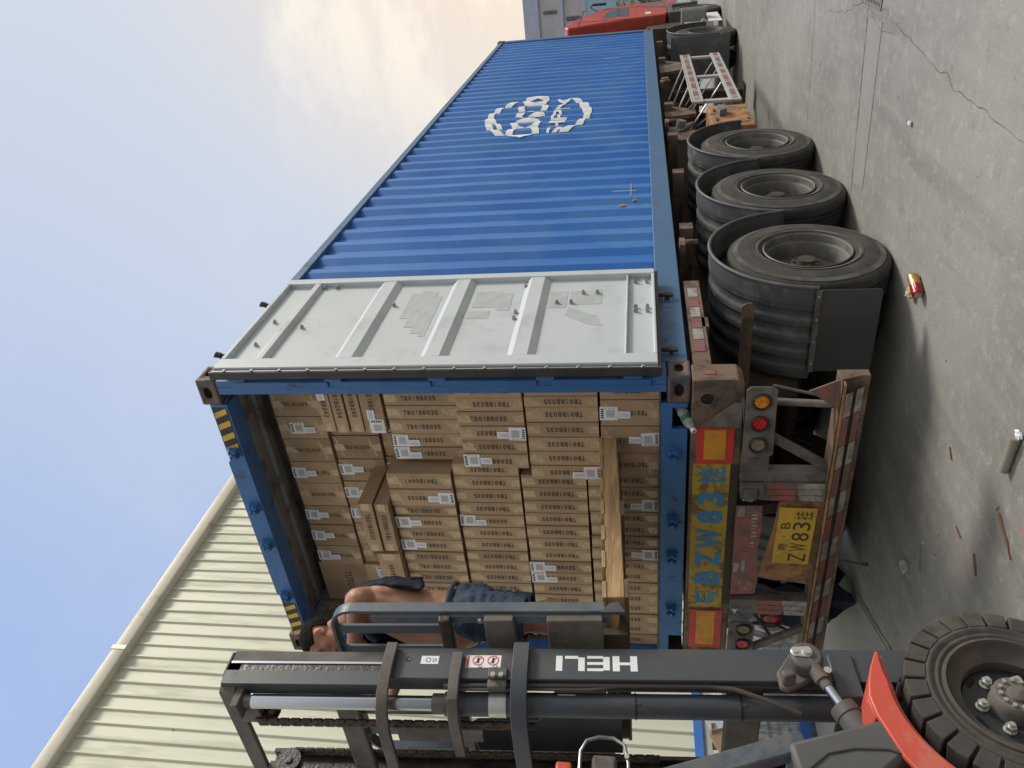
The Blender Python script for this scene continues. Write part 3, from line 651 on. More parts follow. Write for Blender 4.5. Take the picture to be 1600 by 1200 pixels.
# ================================================================== CARTONS
_cm = {}
def carton_mesh(w, h, dep, txt, mode, big=False, side_print=False):
    k = (round(w, 3), round(h, 3), dep, txt, mode, side_print)
    if k in _cm: return _cm[k]
    b = MB('kraft', 'ink', 'tape'); e = .0035; rn = random.Random(hash(k) & 255)
    # slightly rounded box with visible flap seam
    b.box(e, w - e, 0, dep, e, h - e)
    seam = .5
    tw, th = .052, (.225 if h > .4 else .18)
    if mode in ('down', 'up'):
        c = (w * .50, -.0012, h * (.53 if mode == 'down' else .47)); b.use('ink')
        if mode == 'down': b.text(txt, c, (0, 0, -1), (1, 0, 0), th * (1 if h > .4 else 1.05), .034, .022)
        else: b.text(txt, c, (0, 0, 1), (-1, 0, 0), th * (1 if h > .4 else 1.05), .034, .022)
    elif mode == 'lie_in':   # reading towards -X, tops down
        b.use('ink').text(txt, (w * .52, -.0012, h * .5), (-1, 0, 0), (0, 0, -1), .235, .034, .022)
    elif mode == 'lie_out':
        b.use('ink').text(txt, (w * .5, -.0012, h * .5), (1, 0, 0), (0, 0, 1), .235, .034, .022)
    elif mode == 'brand':
        b.use('ink').text(txt, (w * .42, -.0012, h * .42), (-1, 0, 0), (0, 0, -1), .30, .055, .015)
    b.use('tape')
    if mode != 'brand':
        if w < h * 1.0:
            x0 = w * .5 - .027; x1 = w * .5 + .027
            b.quad([(x0, -.0008, h - .07 - rn.random() * .03), (x1, -.0008, h - .075), (x1, -.0008, h - .004), (x0, -.0008, h - .004)])
            b.quad([(x0, -.0008, .004), (x1, -.0008, .004), (x1 - .004, -.0008, .06 + rn.random() * .03), (x0, -.0008, .055)])
            if rn.random() < .8:
                a = rn.uniform(-.02, .02); b.quad([(.012, -.001, h * .80 + a), (.03, -.001, h * .78 + a), (w - .015, -.001, h * .88 + a), (w - .03, -.001, h * .91 + a)])
                a = rn.uniform(-.02, .02); b.quad([(.02, -.001, h * .11 + a), (.035, -.001, h * .08 + a), (w - .02, -.001, h * .19 + a), (w - .03, -.001, h * .21 + a)])
        else:
            b.quad([(.004, -.0008, h * .25), (.07, -.0008, h * .25), (.065, -.0008, h * .8), (.004, -.0008, h * .8)]); b.quad([(w - .07, -.0008, h * .25), (w - .004, -.0008, h * .25), (w - .004, -.0008, h * .8), (w - .06, -.0008, h * .8)])
    if side_print:
        b.use('ink')
        b.text(txt, (w - e + .001, .14, h * .22), (0, 1, 0), (0, 0, 1), .12, .012)
    # back to the tape slot; no edge strips drawn
    b.use('tape')
    bmesh.ops.recalc_face_normals(b.bm, faces=b.bm.faces)
    me = bpy.data.meshes.new('carton'); b.bm.to_mesh(me); b.bm.free()
    for q in b.mats: me.materials.append(M[q])
    _cm[k] = me; return me
def label_mesh():
    b = MB('label', 'ink', 'grey_ink', 'blue_ink')    # 0.09 x 0.085, centre at 0, facing -Y ; small slip beside it
    b.mi = 0; b.quad([(-.042, 0, -.046), (.042, 0, -.046), (.042, 0, .046), (-.042, 0, .046)])
    b.use('ink')
    for q in range(5): b.quad([(-.030 + q * .013, -.0006, .026), (-.021 + q * .013, -.0006, .026), (-.021 + q * .013, -.0006, .040), (-.030 + q * .013, -.0006, .040)])
    b.use('grey_ink')
    for q in range(9): b.quad([(-.022 + q * .0054, -.0006, -.032), (-.0195 + q * .0054, -.0006, -.032), (-.0195 + q * .0054, -.0006, .012), (-.022 + q * .0054, -.0006, .012)])
    for q in range(3): b.quad([(.032, -.0006, -.03 + q * .02), (.036, -.0006, -.03 + q * .02), (.036, -.0006, -.018 + q * .02), (.032, -.0006, -.018 + q * .02)])
    me = bpy.data.meshes.new('shipping_label'); b.bm.to_mesh(me); b.bm.free()
    for q in b.mats: me.materials.append(M[q])
    b = MB('label', 'blue_ink'); b.quad([(-.022, 0, -.034), (.022, 0, -.034), (.022, 0, .034), (-.022, 0, .034)])
    b.use('blue_ink')
    for q in range(3): b.quad([(-.010 + q * .008, -.0006, -.026), (-.0065 + q * .008, -.0006, -.026), (-.0065 + q * .008, -.0006, .024), (-.010 + q * .008, -.0006, .024)])
    m2 = bpy.data.meshes.new('address_slip'); b.bm.to_mesh(m2); b.bm.free()
    for q in b.mats: m2.materials.append(M[q])
    return me, m2
LM, SM = label_mesh(); crn = random.Random(11)
ORD = ['first', 'second', 'third', 'fourth', 'fifth', 'sixth', 'seventh', 'eighth', 'ninth', 'tenth', 'eleventh', 'twelfth', 'thirteenth', 'fourteenth', 'fifteenth', 'sixteenth', 'seventeenth', 'eighteenth']
def carton(x1, x0, yf, z0, z1, txt, mode, lab=None, label='', dep=.48, group='brown cartons stacked in the container', side_print=False, rot=0):
    w = x1 - x0; jy = crn.uniform(-.006, .006)
    o = bpy.data.objects.new('carton', carton_mesh(w, z1 - z0, dep, txt, mode, side_print=side_print)); scene.collection.objects.link(o)
    o.location = (x0, yf + jy, z0); o.rotation_euler = (0, 0, R(rot + crn.uniform(-.35, .35)))
    bv = o.modifiers.new('edge', 'BEVEL'); bv.width = .004; bv.segments = 2; bv.limit_method = 'ANGLE'; bv.angle_limit = R(50); tag(o, label, 'carton', group)
    if lab:
        h = z1 - z0
        if lab in ('t', 'b', 'm'):
            zc = {'t': h - .05, 'b': .052, 'm': h * .6}[lab]; s = -1 if lab != 'b' else 1; jx = crn.uniform(-.004, .008)
            xc = w * .5 + jx; specs = [(LM, xc, zc, 0 if lab != 'b' else math.pi), (SM, xc + crn.uniform(-.02, .0), zc + s * .085, 0)]
        elif lab == 'l': specs = [(LM, .055, h * .4, math.pi / 2), (SM, .14, h * .6, math.pi / 2)]
        else: specs = [(LM, w - .075, h * .55, math.pi / 2), (SM, w - .16, h * .6, math.pi / 2)]
        for me, x, z, ro in specs:
            c = bpy.data.objects.new('shipping_label' if me is LM else 'address_slip', me); scene.collection.objects.link(c); c.parent = o
            c.location = (x, -.0025, z); c.scale = (1.12, 1, 1.12); c.rotation_euler = (0, ro + crn.uniform(-.05, .05), 0)
    return o
def words(mode, lab): 
    return ('white-labelled' if lab else 'plain') + ' carton'
def row(edges, yf, z0, z1, spec, rowname, txt='TB01BB035', start=0):
    for i in range(len(edges) - 1):
        mode, lab = spec[i][0], spec[i][1]; t = spec[i][2] if len(spec[i]) > 2 else txt
        carton(edges[i], edges[i + 1], yf, z0, z1 - crn.uniform(0, .006), t, mode, lab, f'{words(mode, lab)}, {ORD[i + start]} from the open door, {rowname}')
D, U = ('down', None), ('up', None); DT, UB, UT = ('down', 't'), ('up', 'b'), ('up', 't')
row([-.075, -.195, -.378, -.575, -.755], .07, .155, .495, [('down', None), ('up', 't'), ('up', 'b'), ('up', None)], 'thick ones on the floor', 'TB01BG039')
nL = 15
e = [-.765 - .1045 * i for i in range(nL + 1)]
row(e, .115, .155, .590, [U, U, UB, U, U, U, UB, U, D, D, D, D, D, D, D], 'slim ones on the floor', start=1)
row([-.075, -.135 - .03, -.245, -.355, -.463, -.568, -.677, -.785], .07, .50, .932, [U, U, U, U, U, U, UB], 'second row, near step')
e = [-.79 - .1065 * i for i in range(15)]
row(e, .12, .595, 1.012, [U, U, U, U, U, U, U, DT, DT, U, D, DT, D, D], 'second row, far step', start=1)
row([-.075, -.175, -.275, -.380, -.483, -.591, -.699], .07, .937, 1.345, [U, U, D, UB, U, DT], 'third row, near step')
e = [-.705, -.805, -.915, -1.027, -1.135, -1.24, -1.345, -1.455, -1.555, -1.66, -1.765, -1.87, -1.975, -2.08, -2.185, -2.29]
row(e, .12, 1.017, 1.450, [U, U, U, U, DT, U, U, U, U, U, U, U, D, U, D], 'third row, far step', start=1)
row([-.09, -.196, -.305, -.410, -.523, -.628, -.729], .185, 1.352, 1.825, [D, D, D, D, DT, DT], 'fourth row, recessed')
e = [-.775, -.905, -1.045, -1.135, -1.245, -1.352, -1.458, -1.555, -1.66, -1.765, -1.87, -1.975, -2.08, -2.185]
row(e, .10, 1.456, 1.888, [('up', None, 'TB01BG041'), ('up', 'b', 'TB01BB050'), D, DT, D, DT, D, D, D, D, D, D, D], 'fourth row, jutting', start=1)
# lying cartons over the fourth row, near the open door
for k, (z0, z1, t, lab, lb) in enumerate(((1.840, 1.985, 'TB01BB036', 'l', 'lowest flat carton over the fourth row, big white label at its end'),
                                      (1.990, 2.082, 'TB01BB040', None, 'unlabelled flat carton lying just over the one with the big white label'),
                                      (2.087, 2.172, 'TB01BG034', None, 'unlabelled flat carton with taped end, second from the top of the flat four'),
                                      (2.177, 2.262, 'TB01BB042', 'r', 'topmost of the four flat cartons beside the open door'))):
    carton(-.065, -.515 + k * .003, .18, z0, z1, t, 'lie_in', lab, lb)
# two flat cartons sticking out over the fourth row
carton(-.985, -1.41, .04, 1.893, 1.992, 'TB01BB035', 'lie_out', None, 'flat carton sticking out over the fourth row, lower of the jutting two', dep=.46)
carton(-.975, -1.405, .03, 1.997, 2.10, 'TB01BG035', 'lie_in', None, 'flat carton sticking out over the fourth row, upper of the jutting two', dep=.46)
carton(-1.44, -1.88, .05, 1.893, 2.06, 'TB01BB039', 'lie_out', 'l', 'thick flat carton with white labels beside the bare-backed man', dep=.40)
# big recessed cartons at the back
XE = [-.095, -.316, -.515, -.702, -.902, -1.098, -1.312, -1.495, -1.705, -1.90]
for lvl, (z0, z1, specs, nm) in enumerate(((1.66, 2.005, [D, D, D, D, UT, UT, D, D, U], 'half hidden back row'),
                                          (2.01, 2.352, [D, D, DT, D, UT, UT, UT, U, U], 'back row below the top'),
                                          (2.357, 2.70, [D, D, ('down', 'm'), D, UT, U, UT, UT, UT], 'top back row'))):
    for i in range(9):
        mode, lab = specs[i]
        carton(XE[i] - lvl * .01, XE[i + 1] - lvl * .01, .40 + .02 * (2 - lvl), z0, z1, 'TB01BG039', mode, lab, f'{words(mode, lab)}, {ORD[i]} from the open door, {nm}')
carton(-1.925, -2.34, .42, 2.36, 2.74, 'TUTOTAK', 'brand', None, 'large carton printed with one big word, in the far top corner')
carton(-1.91, -2.34, .40, 2.05, 2.355, 'TB01BB039', 'lie_out', 'r', 'wide carton directly under the one with the big printed word')
carton(-1.86, -2.34, .40, 1.66, 2.045, 'TB01BB039', 'lie_out', 'l', 'wide carton behind the bare-backed man, second under the big-word carton')

# ================================================================== TRAILER
tr = thing('semi_trailer', (-1.22, 0, G), 'rusty brown skeletal trailer with taped bumper, carrying the blue container', 'trailer')
b = MB('rust'); b.prism([(.006, -.016), (.006, -.255), (-.03, -.29), (-2.41, -.29), (-2.444, -.255), (-2.444, -.016)], 1, -.05, .12); b.build('rear_beam', tr, bevel=.006)
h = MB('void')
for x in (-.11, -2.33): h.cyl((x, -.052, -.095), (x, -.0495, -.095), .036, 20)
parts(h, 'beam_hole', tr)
b = MB('rust')
for x in (-.11, -2.33): b.lathe([(-.052, .046), (-.056, .046), (-.056, .036), (-.052, .036)], (x, 0, -.095), 1, 24, True)
parts(b, 'hole_ring', tr)
b = MB('tape_red'); b.box(.006, .010, .01, .045, -.085, -.14); b.build('side_marker', tr)
# yellow strip with hand painted registration
b = MB('yellow'); b.box(-.553, -1.73, -.053, -.0505, -.032, -.240); b.build('painted_panel', tr)
b = MB('blue_letter')
for ch, xc, w in (('\u6302', -.640, .12), ('3', -.81, .10), ('8', -.955, .11), ('W', -1.13, .17), ('Z', -1.30, .13), ('B', -1.46, .12), ('\u7ca4', -1.64, .13)):
    b.text(ch, (xc, -.0545, -.140), (1, 0, 0), (0, 0, 1), w, .155, .05 if ord(ch) < 200 else .02)
b.build('painted_number', tr)
for x0, x1 in ((-.302, -.548), (-1.757, -2.12)):
    b = MB('refl_red'); b.box(x0, x1, -.056, -.0505, -.045, -.25); b.use('refl_orange'); b.box(x0 - .012, x1 + .03, -.058, -.056, -.088, -.205)
    b.build('reflector_plate', tr)
b = MB('dust'); b.prism([(-.265, -.06), (-.11, -.235), (-.11, -.275), (-.268, -.285)], 1, -.10, -.09); b.box(-.10, -.27, -.10, -.05, -.275, -.285); b.build('beam_bracket', tr)
b = MB('frame_dark'); b.box(-.56, -1.70, -.054, -.05, -.243, -.285); b.box(-.56, -1.70, -.05, .02, -.286, -.292); b.build('beam_lip', tr)
# bumper
b = MB('rust'); b.prism([(-.14, -.752), (-.10, -.758), (-.06, -.86), (-.06, -.905), (.0, -.905), (.0, -.752)], 0, .035, -2.475); b.build('rear_bumper', tr, bevel=.008)
b = MB('rust_orange'); b.box(.03, -2.47, -.145, -.1, -.758, -.772); b.build('bumper_lip', tr, bevel=.003)
def slope_quad(b, x0, x1, t0, t1, lift=.003):
    # strip on the sloping face of the bumper: t runs down the slope
    def P(x, t):
        y = -.14 + .08 * t - lift; z = -.765 - .10 * t; return (x, -.143 - .0 + (.083 * t) - lift, -.768 - .115 * t)
    b.quad([P(x0, t0), P(x1, t0), P(x1, t1), P(x0, t1)])
x = -.03; k = 0; rn = random.Random(4)
while x > -2.40:
    w = .19 if k % 2 else .155
    for (t0, t1) in ((.06, .42), (.60, .98)):
        b = MB('tape_red' if k % 2 else 'tape_white'); slope_quad(b, x, x - w + .006, t0 + rn.uniform(-.01, .03), t1 - rn.uniform(0, .05)); b.build('reflective_tape', tr)
    x -= w; k += 1
# uprights and braces
for x0, x1 in ((-.578, -.640), (-1.60, -1.69)):
    MB('dust').box(x0, x1, -.10, -.02, -.29, -.755).build('bumper_upright', tr, bevel=.004)
b = MB('dust'); b.obox((-.35, -.06, -.44), (-.56, -.06, -.76), .05, .03, up=(0, 1, 0)); b.build('brace', tr, bevel=.003)
b = MB('dust'); b.cyl((-.20, .06, -.42), (-.15, -.05, -.76), .021, 12); b.build('brace', tr)
b = MB('dust'); b.obox((-2.10, -.06, -.44), (-1.88, -.06, -.76), .05, .03, up=(0, 1, 0)); b.build('brace', tr, bevel=.003)
b = MB('dust'); b.cyl((-.06, .0, -.44), (-.10, -.05, -.70), .008, 8); b.build('brace', tr)
b = MB('tape_red'); b.prism([(-.045, -.605), (.022, -.748), (-.15, -.748)], 1, -.085, -.075); b.build('triangle_reflector', tr, bevel=.002)
b = MB('dust'); b.box(-.47, -.60, -.09, -.06, -.29, -.44); b.build('lamp_bracket', tr)
# striped strips on uprights
for xa, sg in ((-.640, -1), (-1.585, -1)):
    for j in range(3):
        for (m_, z0, z1) in (('tape_red', -.44, -.60), ('tape_white', -.603, -.75)):
            MB(m_).box(xa - .008 - j * .043, xa - .046 - j * .043, -.108, -.104, z0 - .01 * j, z1).build('reflective_tape', tr)
    MB('dust').box(xa - .004, xa - .135, -.104, -.085, -.42, -.755).build('striped_panel', tr, bevel=.002)
# lamp panels
def lamp(x, z, m_, parent):
    b = MB('seal'); b.lathe([(-.100, .050), (-.118, .052), (-.122, .046), (-.112, .040), (-.10, .040)], (x, 0, z), 1, 28, False)
    h = b.build('lamp_ring', parent)
    b = MB(m_); b.lathe([(-.108, .0001), (-.113, .02), (-.112, .035), (-.106, .041)], (x, 0, z), 1, 24); 
    for q in range(40):
        a = q * 2.4; rr_ = .037 * math.sqrt((q + .5) / 40); b.cyl((x + rr_ * math.cos(a), -.110, z + rr_ * math.sin(a)), (x + rr_ * math.cos(a), -.1155, z + rr_ * math.sin(a)), .0032, 6, r2=.001)
    b.build('lens', h)
for x0, x1, L in ((-.004, -.466, ((-.095, 'amber'), (-.235, 'red_lens'), (-.378, 'clear_lens'))), (-1.80, -2.26, ((-1.868, 'clear_lens'), (-2.01, 'red_lens'), (-2.15, 'amber')))):
    b = MB('dust'); b.prism([(x0 - .02, -.29), (x1 + .02, -.29), (x1, -.31), (x1, -.43), (x1 + .02, -.455), (x0 - .02, -.448), (x0, -.42), (x0, -.31)], 1, -.105, -.095)
    lp = b.build('tail_lamp_panel', tr, bevel=.003)
    for x, m_ in L: lamp(x, -.370 if x > -1 else -.385, m_, lp)
# number plate on yellow backing
b = MB('rust_orange'); b.prism([(-.785, -.66), (-.785, -.755), (-1.46, -.755), (-1.40, -.44), (-1.02, -.50), (-.80, -.52)], 1, -.088, -.083); b.build('plate_backing', tr)
np_ = MB('plate'); pm = Matrix.Translation((-1.048, -.104, -.622)) @ Matrix.Rotation(R(1.5), 4, 'Y')
np_.X = pm; np_.box(-.22, .22, -.002, .002, -.105, .105); npo = np_.build('number_plate', tr, bevel=.002)
b = MB('ink'); b.X = pm
for s_, x, z, w, h_ in (('\u7ca4', -.085, .058, .062, .055), ('\u00b7', -.0, .058, .010, .010), ('B', .085, .058, .048, .052)):
    b.text(s_, (x, -.0035, z), (1, 0, 0), (0, 0, 1), w, h_, .0)
for i, s_ in enumerate('ZW83\u6302'): b.text(s_, (-.165 + i * .083, -.0035, -.032), (1, 0, 0), (0, 0, 1), .064, .10, .0)
b.build('plate_lettering', npo)
b = MB('zinc'); b.X = pm
for x, z in ((-.13, .085), (.13, .085), (-.17, -.09), (.15, -.09)): b.cyl((x, -.006, z), (x, -.002, z), .006, 8)
parts(b, 'screw', npo)
b = MB('tape_red'); b.prism([(-.84, -.283), (-.838, -.43), (-1.0, -.437), (-1.2, -.425), (-1.4, -.445), (-1.56, -.435), (-1.575, -.287)], 1, -.082, -.078); b.use('tape_white')
b.box(-.842, -.92, -.0845, -.0825, -.295, -.335); b.box(-1.30, -1.38, -.0845, -.0825, -.292, -.325); b.box(-1.27, -1.37, -.0845, -.0825, -.34, -.36)
rs = random.Random(9)
for q in range(11): b.box(-.87 - q * .028, -.872 - q * .028 - rs.uniform(.002, .014), -.0835, -.0825, -.375 - rs.uniform(0, .012), -.40 - rs.uniform(0, .015))
for q in range(3): b.box(-.852 - q * .016, -.856 - q * .016, -.0835, -.0825, -.345, -.42)
for (x_, z_, w_, h_) in ((-1.44, -.335, .05, .006), (-1.44, -.385, .05, .006), (-1.44, -.335, .006, .055), (-1.51, -.345, .006, .06), (-1.50, -.345, .035, .006), (-1.50, -.372, .03, .005), (-1.46, -.405, .07, .005)): b.box(x_, x_ - w_, -.0835, -.0825, z_, z_ - h_)
b.build('red_panel', tr)
b = MB('dust'); b.box(-.65, -.74, -.14, -.06, -.295, -.42); b.box(-.66, -.73, -.165, -.14, -.31, -.38); b.build('lamp_box', tr, bevel=.004)
b = MB('label'); b.prism([(-.755, -.315), (-.78, -.315), (-.785, -.37), (-.752, -.37)], 1, -.104, -.1035); b.build('torn_sticker', tr)
# frame
for x in (-.70, -1.74):
    b = MB('frame_dark'); b.box(x - .07, x + .07, .12, 10.9, -.03, -.045); b.box(x - .005, x + .005, .12, 10.9, -.045, -.40); b.box(x - .07, x + .07, .12, 10.9, -.40, -.415); b.build('main_beam', tr)
b = MB('rust')
for y in (.6, 2.2, 3.6, 4.9, 6.3, 7.8, 9.3, 10.8): b.box(-.02, -2.42, y, y + .12, -.05, -.15)
parts(b, 'crossbar', tr)
b = MB('rust'); b.box(-.02, -.05, .13, 1.25, -.03, -.13); sr = b.build('side_sill', tr)
for k in range(6):
    MB('tape_white' if k % 2 else 'tape_red').box(-.02, -.016, .30 + k * .14, .43 + k * .14, -.05, -.11).build('reflective_tape', sr)
b = MB('rust')
for y in (1.78, 5.3, 7.4): b.box(.02, -.20, y, y + .14, -.03, -.07); b.cyl((.01, y + .07, -.07), (.01, y + .07, -.16), .022, 10)
parts(b, 'twist_lock', tr)
b = MB('frame_dark')
for y in (1.60, 2.955, 4.325):
    b.cyl((-.30, y, -.885), (-2.14, y, -.885), .065, 12); b.box(-.66, -.76, y - .6, y + .6, -.72, -.78); b.box(-1.68, -1.78, y - .6, y + .6, -.72, -.78)
parts(b, 'axle', tr)
b = MB('frame_dark')
for y in (2.28, 3.64, 1.0):
    for x in (-.7, -1.74): b.prism([(y - .15, -.41), (y + .15, -.41), (y + .06, -.78), (y - .06, -.78)], 0, x - .05, x + .05)
parts(b, 'spring_hanger', tr)
# wheels
TP = [(-.045, .300), (-.012, .303), (.0, .325), (.006, .36), (.004, .40), (-.004, .44), (-.014, .472), (-.022, .490), (-.032, .502), (-.045, .506)]
gro = []
for g in (.10, .14, .18): gro += [(-g + .009, .500), (-g + .007, .489), (-g - .007, .489), (-g - .009, .500)]
WZ = -.885
prof = TP + [(-.075, .509)] + [(a_, r_ + .010) for a_, r_ in gro] + [(-.205, .509), (-.235, .506), (-.25, .497), (-.272, .44), (-.28, .40), (-.286, .36), (-.28, .325), (-.262, .303), (-.235, .300)]
prof = [(a_, r_ if r_ <= .325 else .325 + (r_ - .325) * 1.162) for a_, r_ in prof]
RP = [(-.004, .298), (.003, .291), (-.004, .283), (-.02, .28), (-.05, .277), (-.06, .262), (-.075, .257), (-.13, .255), (-.17, .248), (-.185, .215), (-.20, .16), (-.205, .115), (-.21, .11), (-.165, .105), (-.16, .08), (-.155, .0001)]
def wheel(name, c, flip, parent):
    r = bpy.data.objects.new(name, None); scene.collection.objects.link(r); r.parent = parent; r.location = Vector(c) - parent_world(parent); r.empty_display_size = .1
    s = -1 if flip else 1
    return r, s
def truck_wheel(c, flip, parent, R_=1.0):
    r, s = wheel('wheel', c, flip, parent)
    t = MB('tyre'); t.lathe([(a * s, q) for a, q in prof], c, 0, 72, True)
    for k in range(72):                    # shoulder ribs
        a = 2 * math.pi * k / 72; ca, sa = math.cos(a), math.sin(a)
        if k % 2 == 0: t.obox((c[0] - .030 * s, c[1] + .526 * ca, c[2] + .526 * sa), (c[0] - .072 * s, c[1] + .538 * ca, c[2] + .538 * sa), .016, .006, up=(0, ca, sa))
    for k in range(1): t.lathe([(.0045 * s, .352 + k * .085), (.0095 * s, .357 + k * .085), (.0045 * s, .362 + k * .085)], c, 0, 72)
    t.use('tyre_dusty'); t.lathe([(.004 * s, .328), (.0085 * s, .340), (.0088 * s, .350)], c, 0, 72); t.lathe([(-.0022 * s, .462), (-.0062 * s, .480), (-.0112 * s, .498)], c, 0, 72); t.use('tyre')
    t.build('tyre', r, origin=c)
    m_ = MB('rim'); m_.lathe([(a * s, q) for a, q in RP], c, 0, 56)
    for k in range(10):
        a = 2 * math.pi * k / 10; q = (c[0] - .20 * s, c[1] + .137 * math.cos(a), c[2] + .137 * math.sin(a)); m_.cyl(q, (q[0] + .035 * s, q[1], q[2]), .014, 6)
    m_.build('rim', r, origin=c)
    m_ = MB('frame_dark'); m_.lathe([(-.21 * s, .118), (-.13 * s, .112), (-.10 * s, .100), (-.095 * s, .062), (-.070 * s, .058), (-.066 * s, .0001)], c, 0, 32)
    for k in range(8): a = k * math.pi / 4; m_.cyl((c[0] - .098 * s, c[1] + .08 * math.cos(a), c[2] + .08 * math.sin(a)), (c[0] - .085 * s, c[1] + .08 * math.cos(a), c[2] + .08 * math.sin(a)), .010, 6)
    m_.build('hub', r, origin=c)
    return r
WY = (1.60, 2.955, 4.325)
first = truck_wheel((.03, WY[0], WZ), False, tr)
def put(src, c, flip=False):
    r = dup_tree(src, tr); r.location = Vector(c) - parent_world(tr); r.rotation_euler = (0, 0, math.pi if flip else 0)
    return r
for i, y in enumerate(WY):
    if i: r = put(first, (.03, y, WZ)); r.rotation_euler = (R(37 * i), 0, 0)
    put(first, (-.61 , y, WZ), True)
    put(first, (-2.468, y, WZ), True); put(first, (-1.83, y, WZ))
# mudguards: ribbed plastic half shells
def mudguard(yc, zc, ra, rb, x0, x1, parent, a0=-8, a1=188, name='mudguard', tail=0, matn='guard'):
    b = MB(matn); n = 40; cols = []
    nx = 60; W = x1 - x0
    def rad(u, a):
        r = rb
        if u < .20: r = rb + .004
        else:
            ph = (u - .20) / .80 * 4.5; fr = ph % 1.0; r = rb - .013 * min(1, max(0, (.5 - abs(fr - .5) - .18) * 7))
        return r
    for i in range(n + 1):
        a = R(a0 + (a1 - a0) * i / n); col = []
        for j in range(nx + 1):
            u = j / nx; r = rad(u, a); el = 1.0
            col.append(b.v(x1 - W * u, yc + r * math.cos(a) * 1.0, zc + r * math.sin(a) * el))
        cols.append(col)
    for i in range(n):
        for j in range(nx): b.f([cols[i][j], cols[i + 1][j], cols[i + 1][j + 1], cols[i][j + 1]], True)
    # outer rolled lip turned inward
    lip = [Vector((x1 + .004, yc + (rb + .002) * math.cos(R(a0 + (a1 - a0) * i / n)), zc + (rb + .002) * math.sin(R(a0 + (a1 - a0) * i / n)))) for i in range(n + 1)]
    b.tube(lip, .013, 8)
    o = b.build(name, parent, sharp=50)
    md = o.modifiers.new('t', 'SOLIDIFY'); md.thickness = .006; md.offset = -1
    return o
for y in WY:
    for x0, x1 in ((-.60, .062), (-2.50, -1.84)):
        mudguard(y - .02, -.90, 0, .675, x0, x1, tr, a0=8, a1=174)
# mud flap with metal strip and hanger bar at the last axle
for x0, x1 in ((.052, -.535), (-1.90, -2.49)):
    b = MB('flap'); b.prism([(x0, -.84), (x0 - .0, -1.195), (x0 - .02, -1.205), (x1 + .01, -1.205), (x1, -1.195), (x1, -.83)], 1, .905, .913); fl = b.build('mud_flap', tr, bevel=.003)
    MB('dust').box(x0, x1, .895, .905, -.815, -.85).build('clamp_strip', fl, bevel=.002)
    b = MB('zinc')
    for q in range(4): b.cyl((x0 - .04 - q * .16 * (1), .89, -.832), (x0 - .04 - q * .16, .897, -.832), .008, 8)
    parts(b, 'bolt', fl)
b = MB('rust'); b.prism([(-.02, -.37), (-.0, -.40), (-.0, -.43), (-.03, -.445), (-.62, -.445), (-.62, -.37)], 1, .855, .862); b.build('mudguard_bracket', tr)
# landing gear, tool box, side guard, tanks
b = MB('frame_dark')
for x in (-.45, -2.0):
    b.box(x - .07, x + .07, 8.55, 8.69, -.05, -.85); b.box(x - .05, x + .05, 8.57, 8.67, -.85, -1.25); b.box(x - .13, x + .13, 8.48, 8.76, -1.25, -1.28)
parts(b, 'landing_leg', tr)
b = MB('rust_orange'); b.box(.02, -.50, 4.98, 5.90, -.52, -.96); tb = b.build('tool_box', tr, bevel=.01)
MB('rust_orange').box(.026, .02, 5.12, 5.78, -.60, -.92).build('box_lid', tb, bevel=.004)
b = MB('black'); b.box(.03, .026, 5.2, 5.3, -.60, -.57); b.box(.03, .026, 5.6, 5.7, -.60, -.57); b.box(.03, .026, 5.2, 5.24, -.93, -.90); parts(b, 'latch', tb)
b = MB('tank'); b.prism([(5.35, -.62), (5.62, -.62), (5.56, -.70), (5.41, -.70)], 0, .027, .10); b.build('rubber_pad', tb)
sg = MB('bright_grey')
sg.box(.035, .02, 6.12, 9.16, -.36, -.375)
for z0 in (-.365, -.80):
    sg.box(.03, .01, 6.12, 9.16, z0, z0 - .14)
for y in (6.2, 7.6, 9.0): sg.box(.012, -.02, y, y + .10, -.38, -.94)
sgo = sg.build('side_guard', tr, bevel=.004)
for z0 in (-.38, -.815):
    for k in range(14): MB('tape_red' if k % 2 else 'tape_white').box(.034, .03, 6.2 + k * .21, 6.2 + k * .21 + .20, z0 - .025, z0 - .085).build('reflective_tape', sgo)
b = MB('steel')
for (y0, y1) in ((6.2, 6.8), (7.2, 6.9), (8.0, 7.5), (8.6, 8.2)): b.cyl((.0, y0, -.40), (-.5, y1, -.12), .012, 8); b.cyl((.0, y0, -.8), (-.5, y1, -.4), .010, 8)
parts(b, 'stay_rod', tr)
b = MB('rust'); b.prism([(4.95, -.05), (5.6, -.05), (5.25, -.50), (5.05, -.50)], 0, -.10, -.14); b.prism([(6.0, -.05), (6.6, -.05), (6.3, -.42), (6.1, -.42)], 0, -.10, -.14); b.prism([(8.6, -.05), (9.6, -.05), (9.3, -.42), (8.8, -.42)], 0, -.10, -.14); parts(b, 'gusset', tr)
b = MB('tank'); b.cyl((-.25, 6.1, -.25), (-.25, 6.1 - .3, -.25), .07, 14); b.cyl((-.18, 5.5, -.18), (-.02, 5.5, -.22), .05, 12); b.cyl((-1.2, 6.2, -.35), (-1.2, 7.4, -.35), .15, 16); parts(b, 'air_tank', tr)
b = MB('hose'); b.tube([(-.1, 5.3, -.2), (-.05, 5.45, -.35), (-.1, 5.6, -.3), (-.2, 5.9, -.25)], .02); b.tube([(-1.50, -.02, -.30), (-1.55, -.03, -.5), (-1.62, -.04, -.62), (-1.80, -.02, -.70)], .012)
b.tube([(-1.95, .02, -.46), (-1.93, 0, -.6), (-2.0, .02, -.68), (-2.08, 0, -.62)], .011); b.tube([(-1.85, .02, -.46), (-1.99, 0, -.55), (-2.1, .02, -.6)], .011); parts(b, 'air_hose', tr)
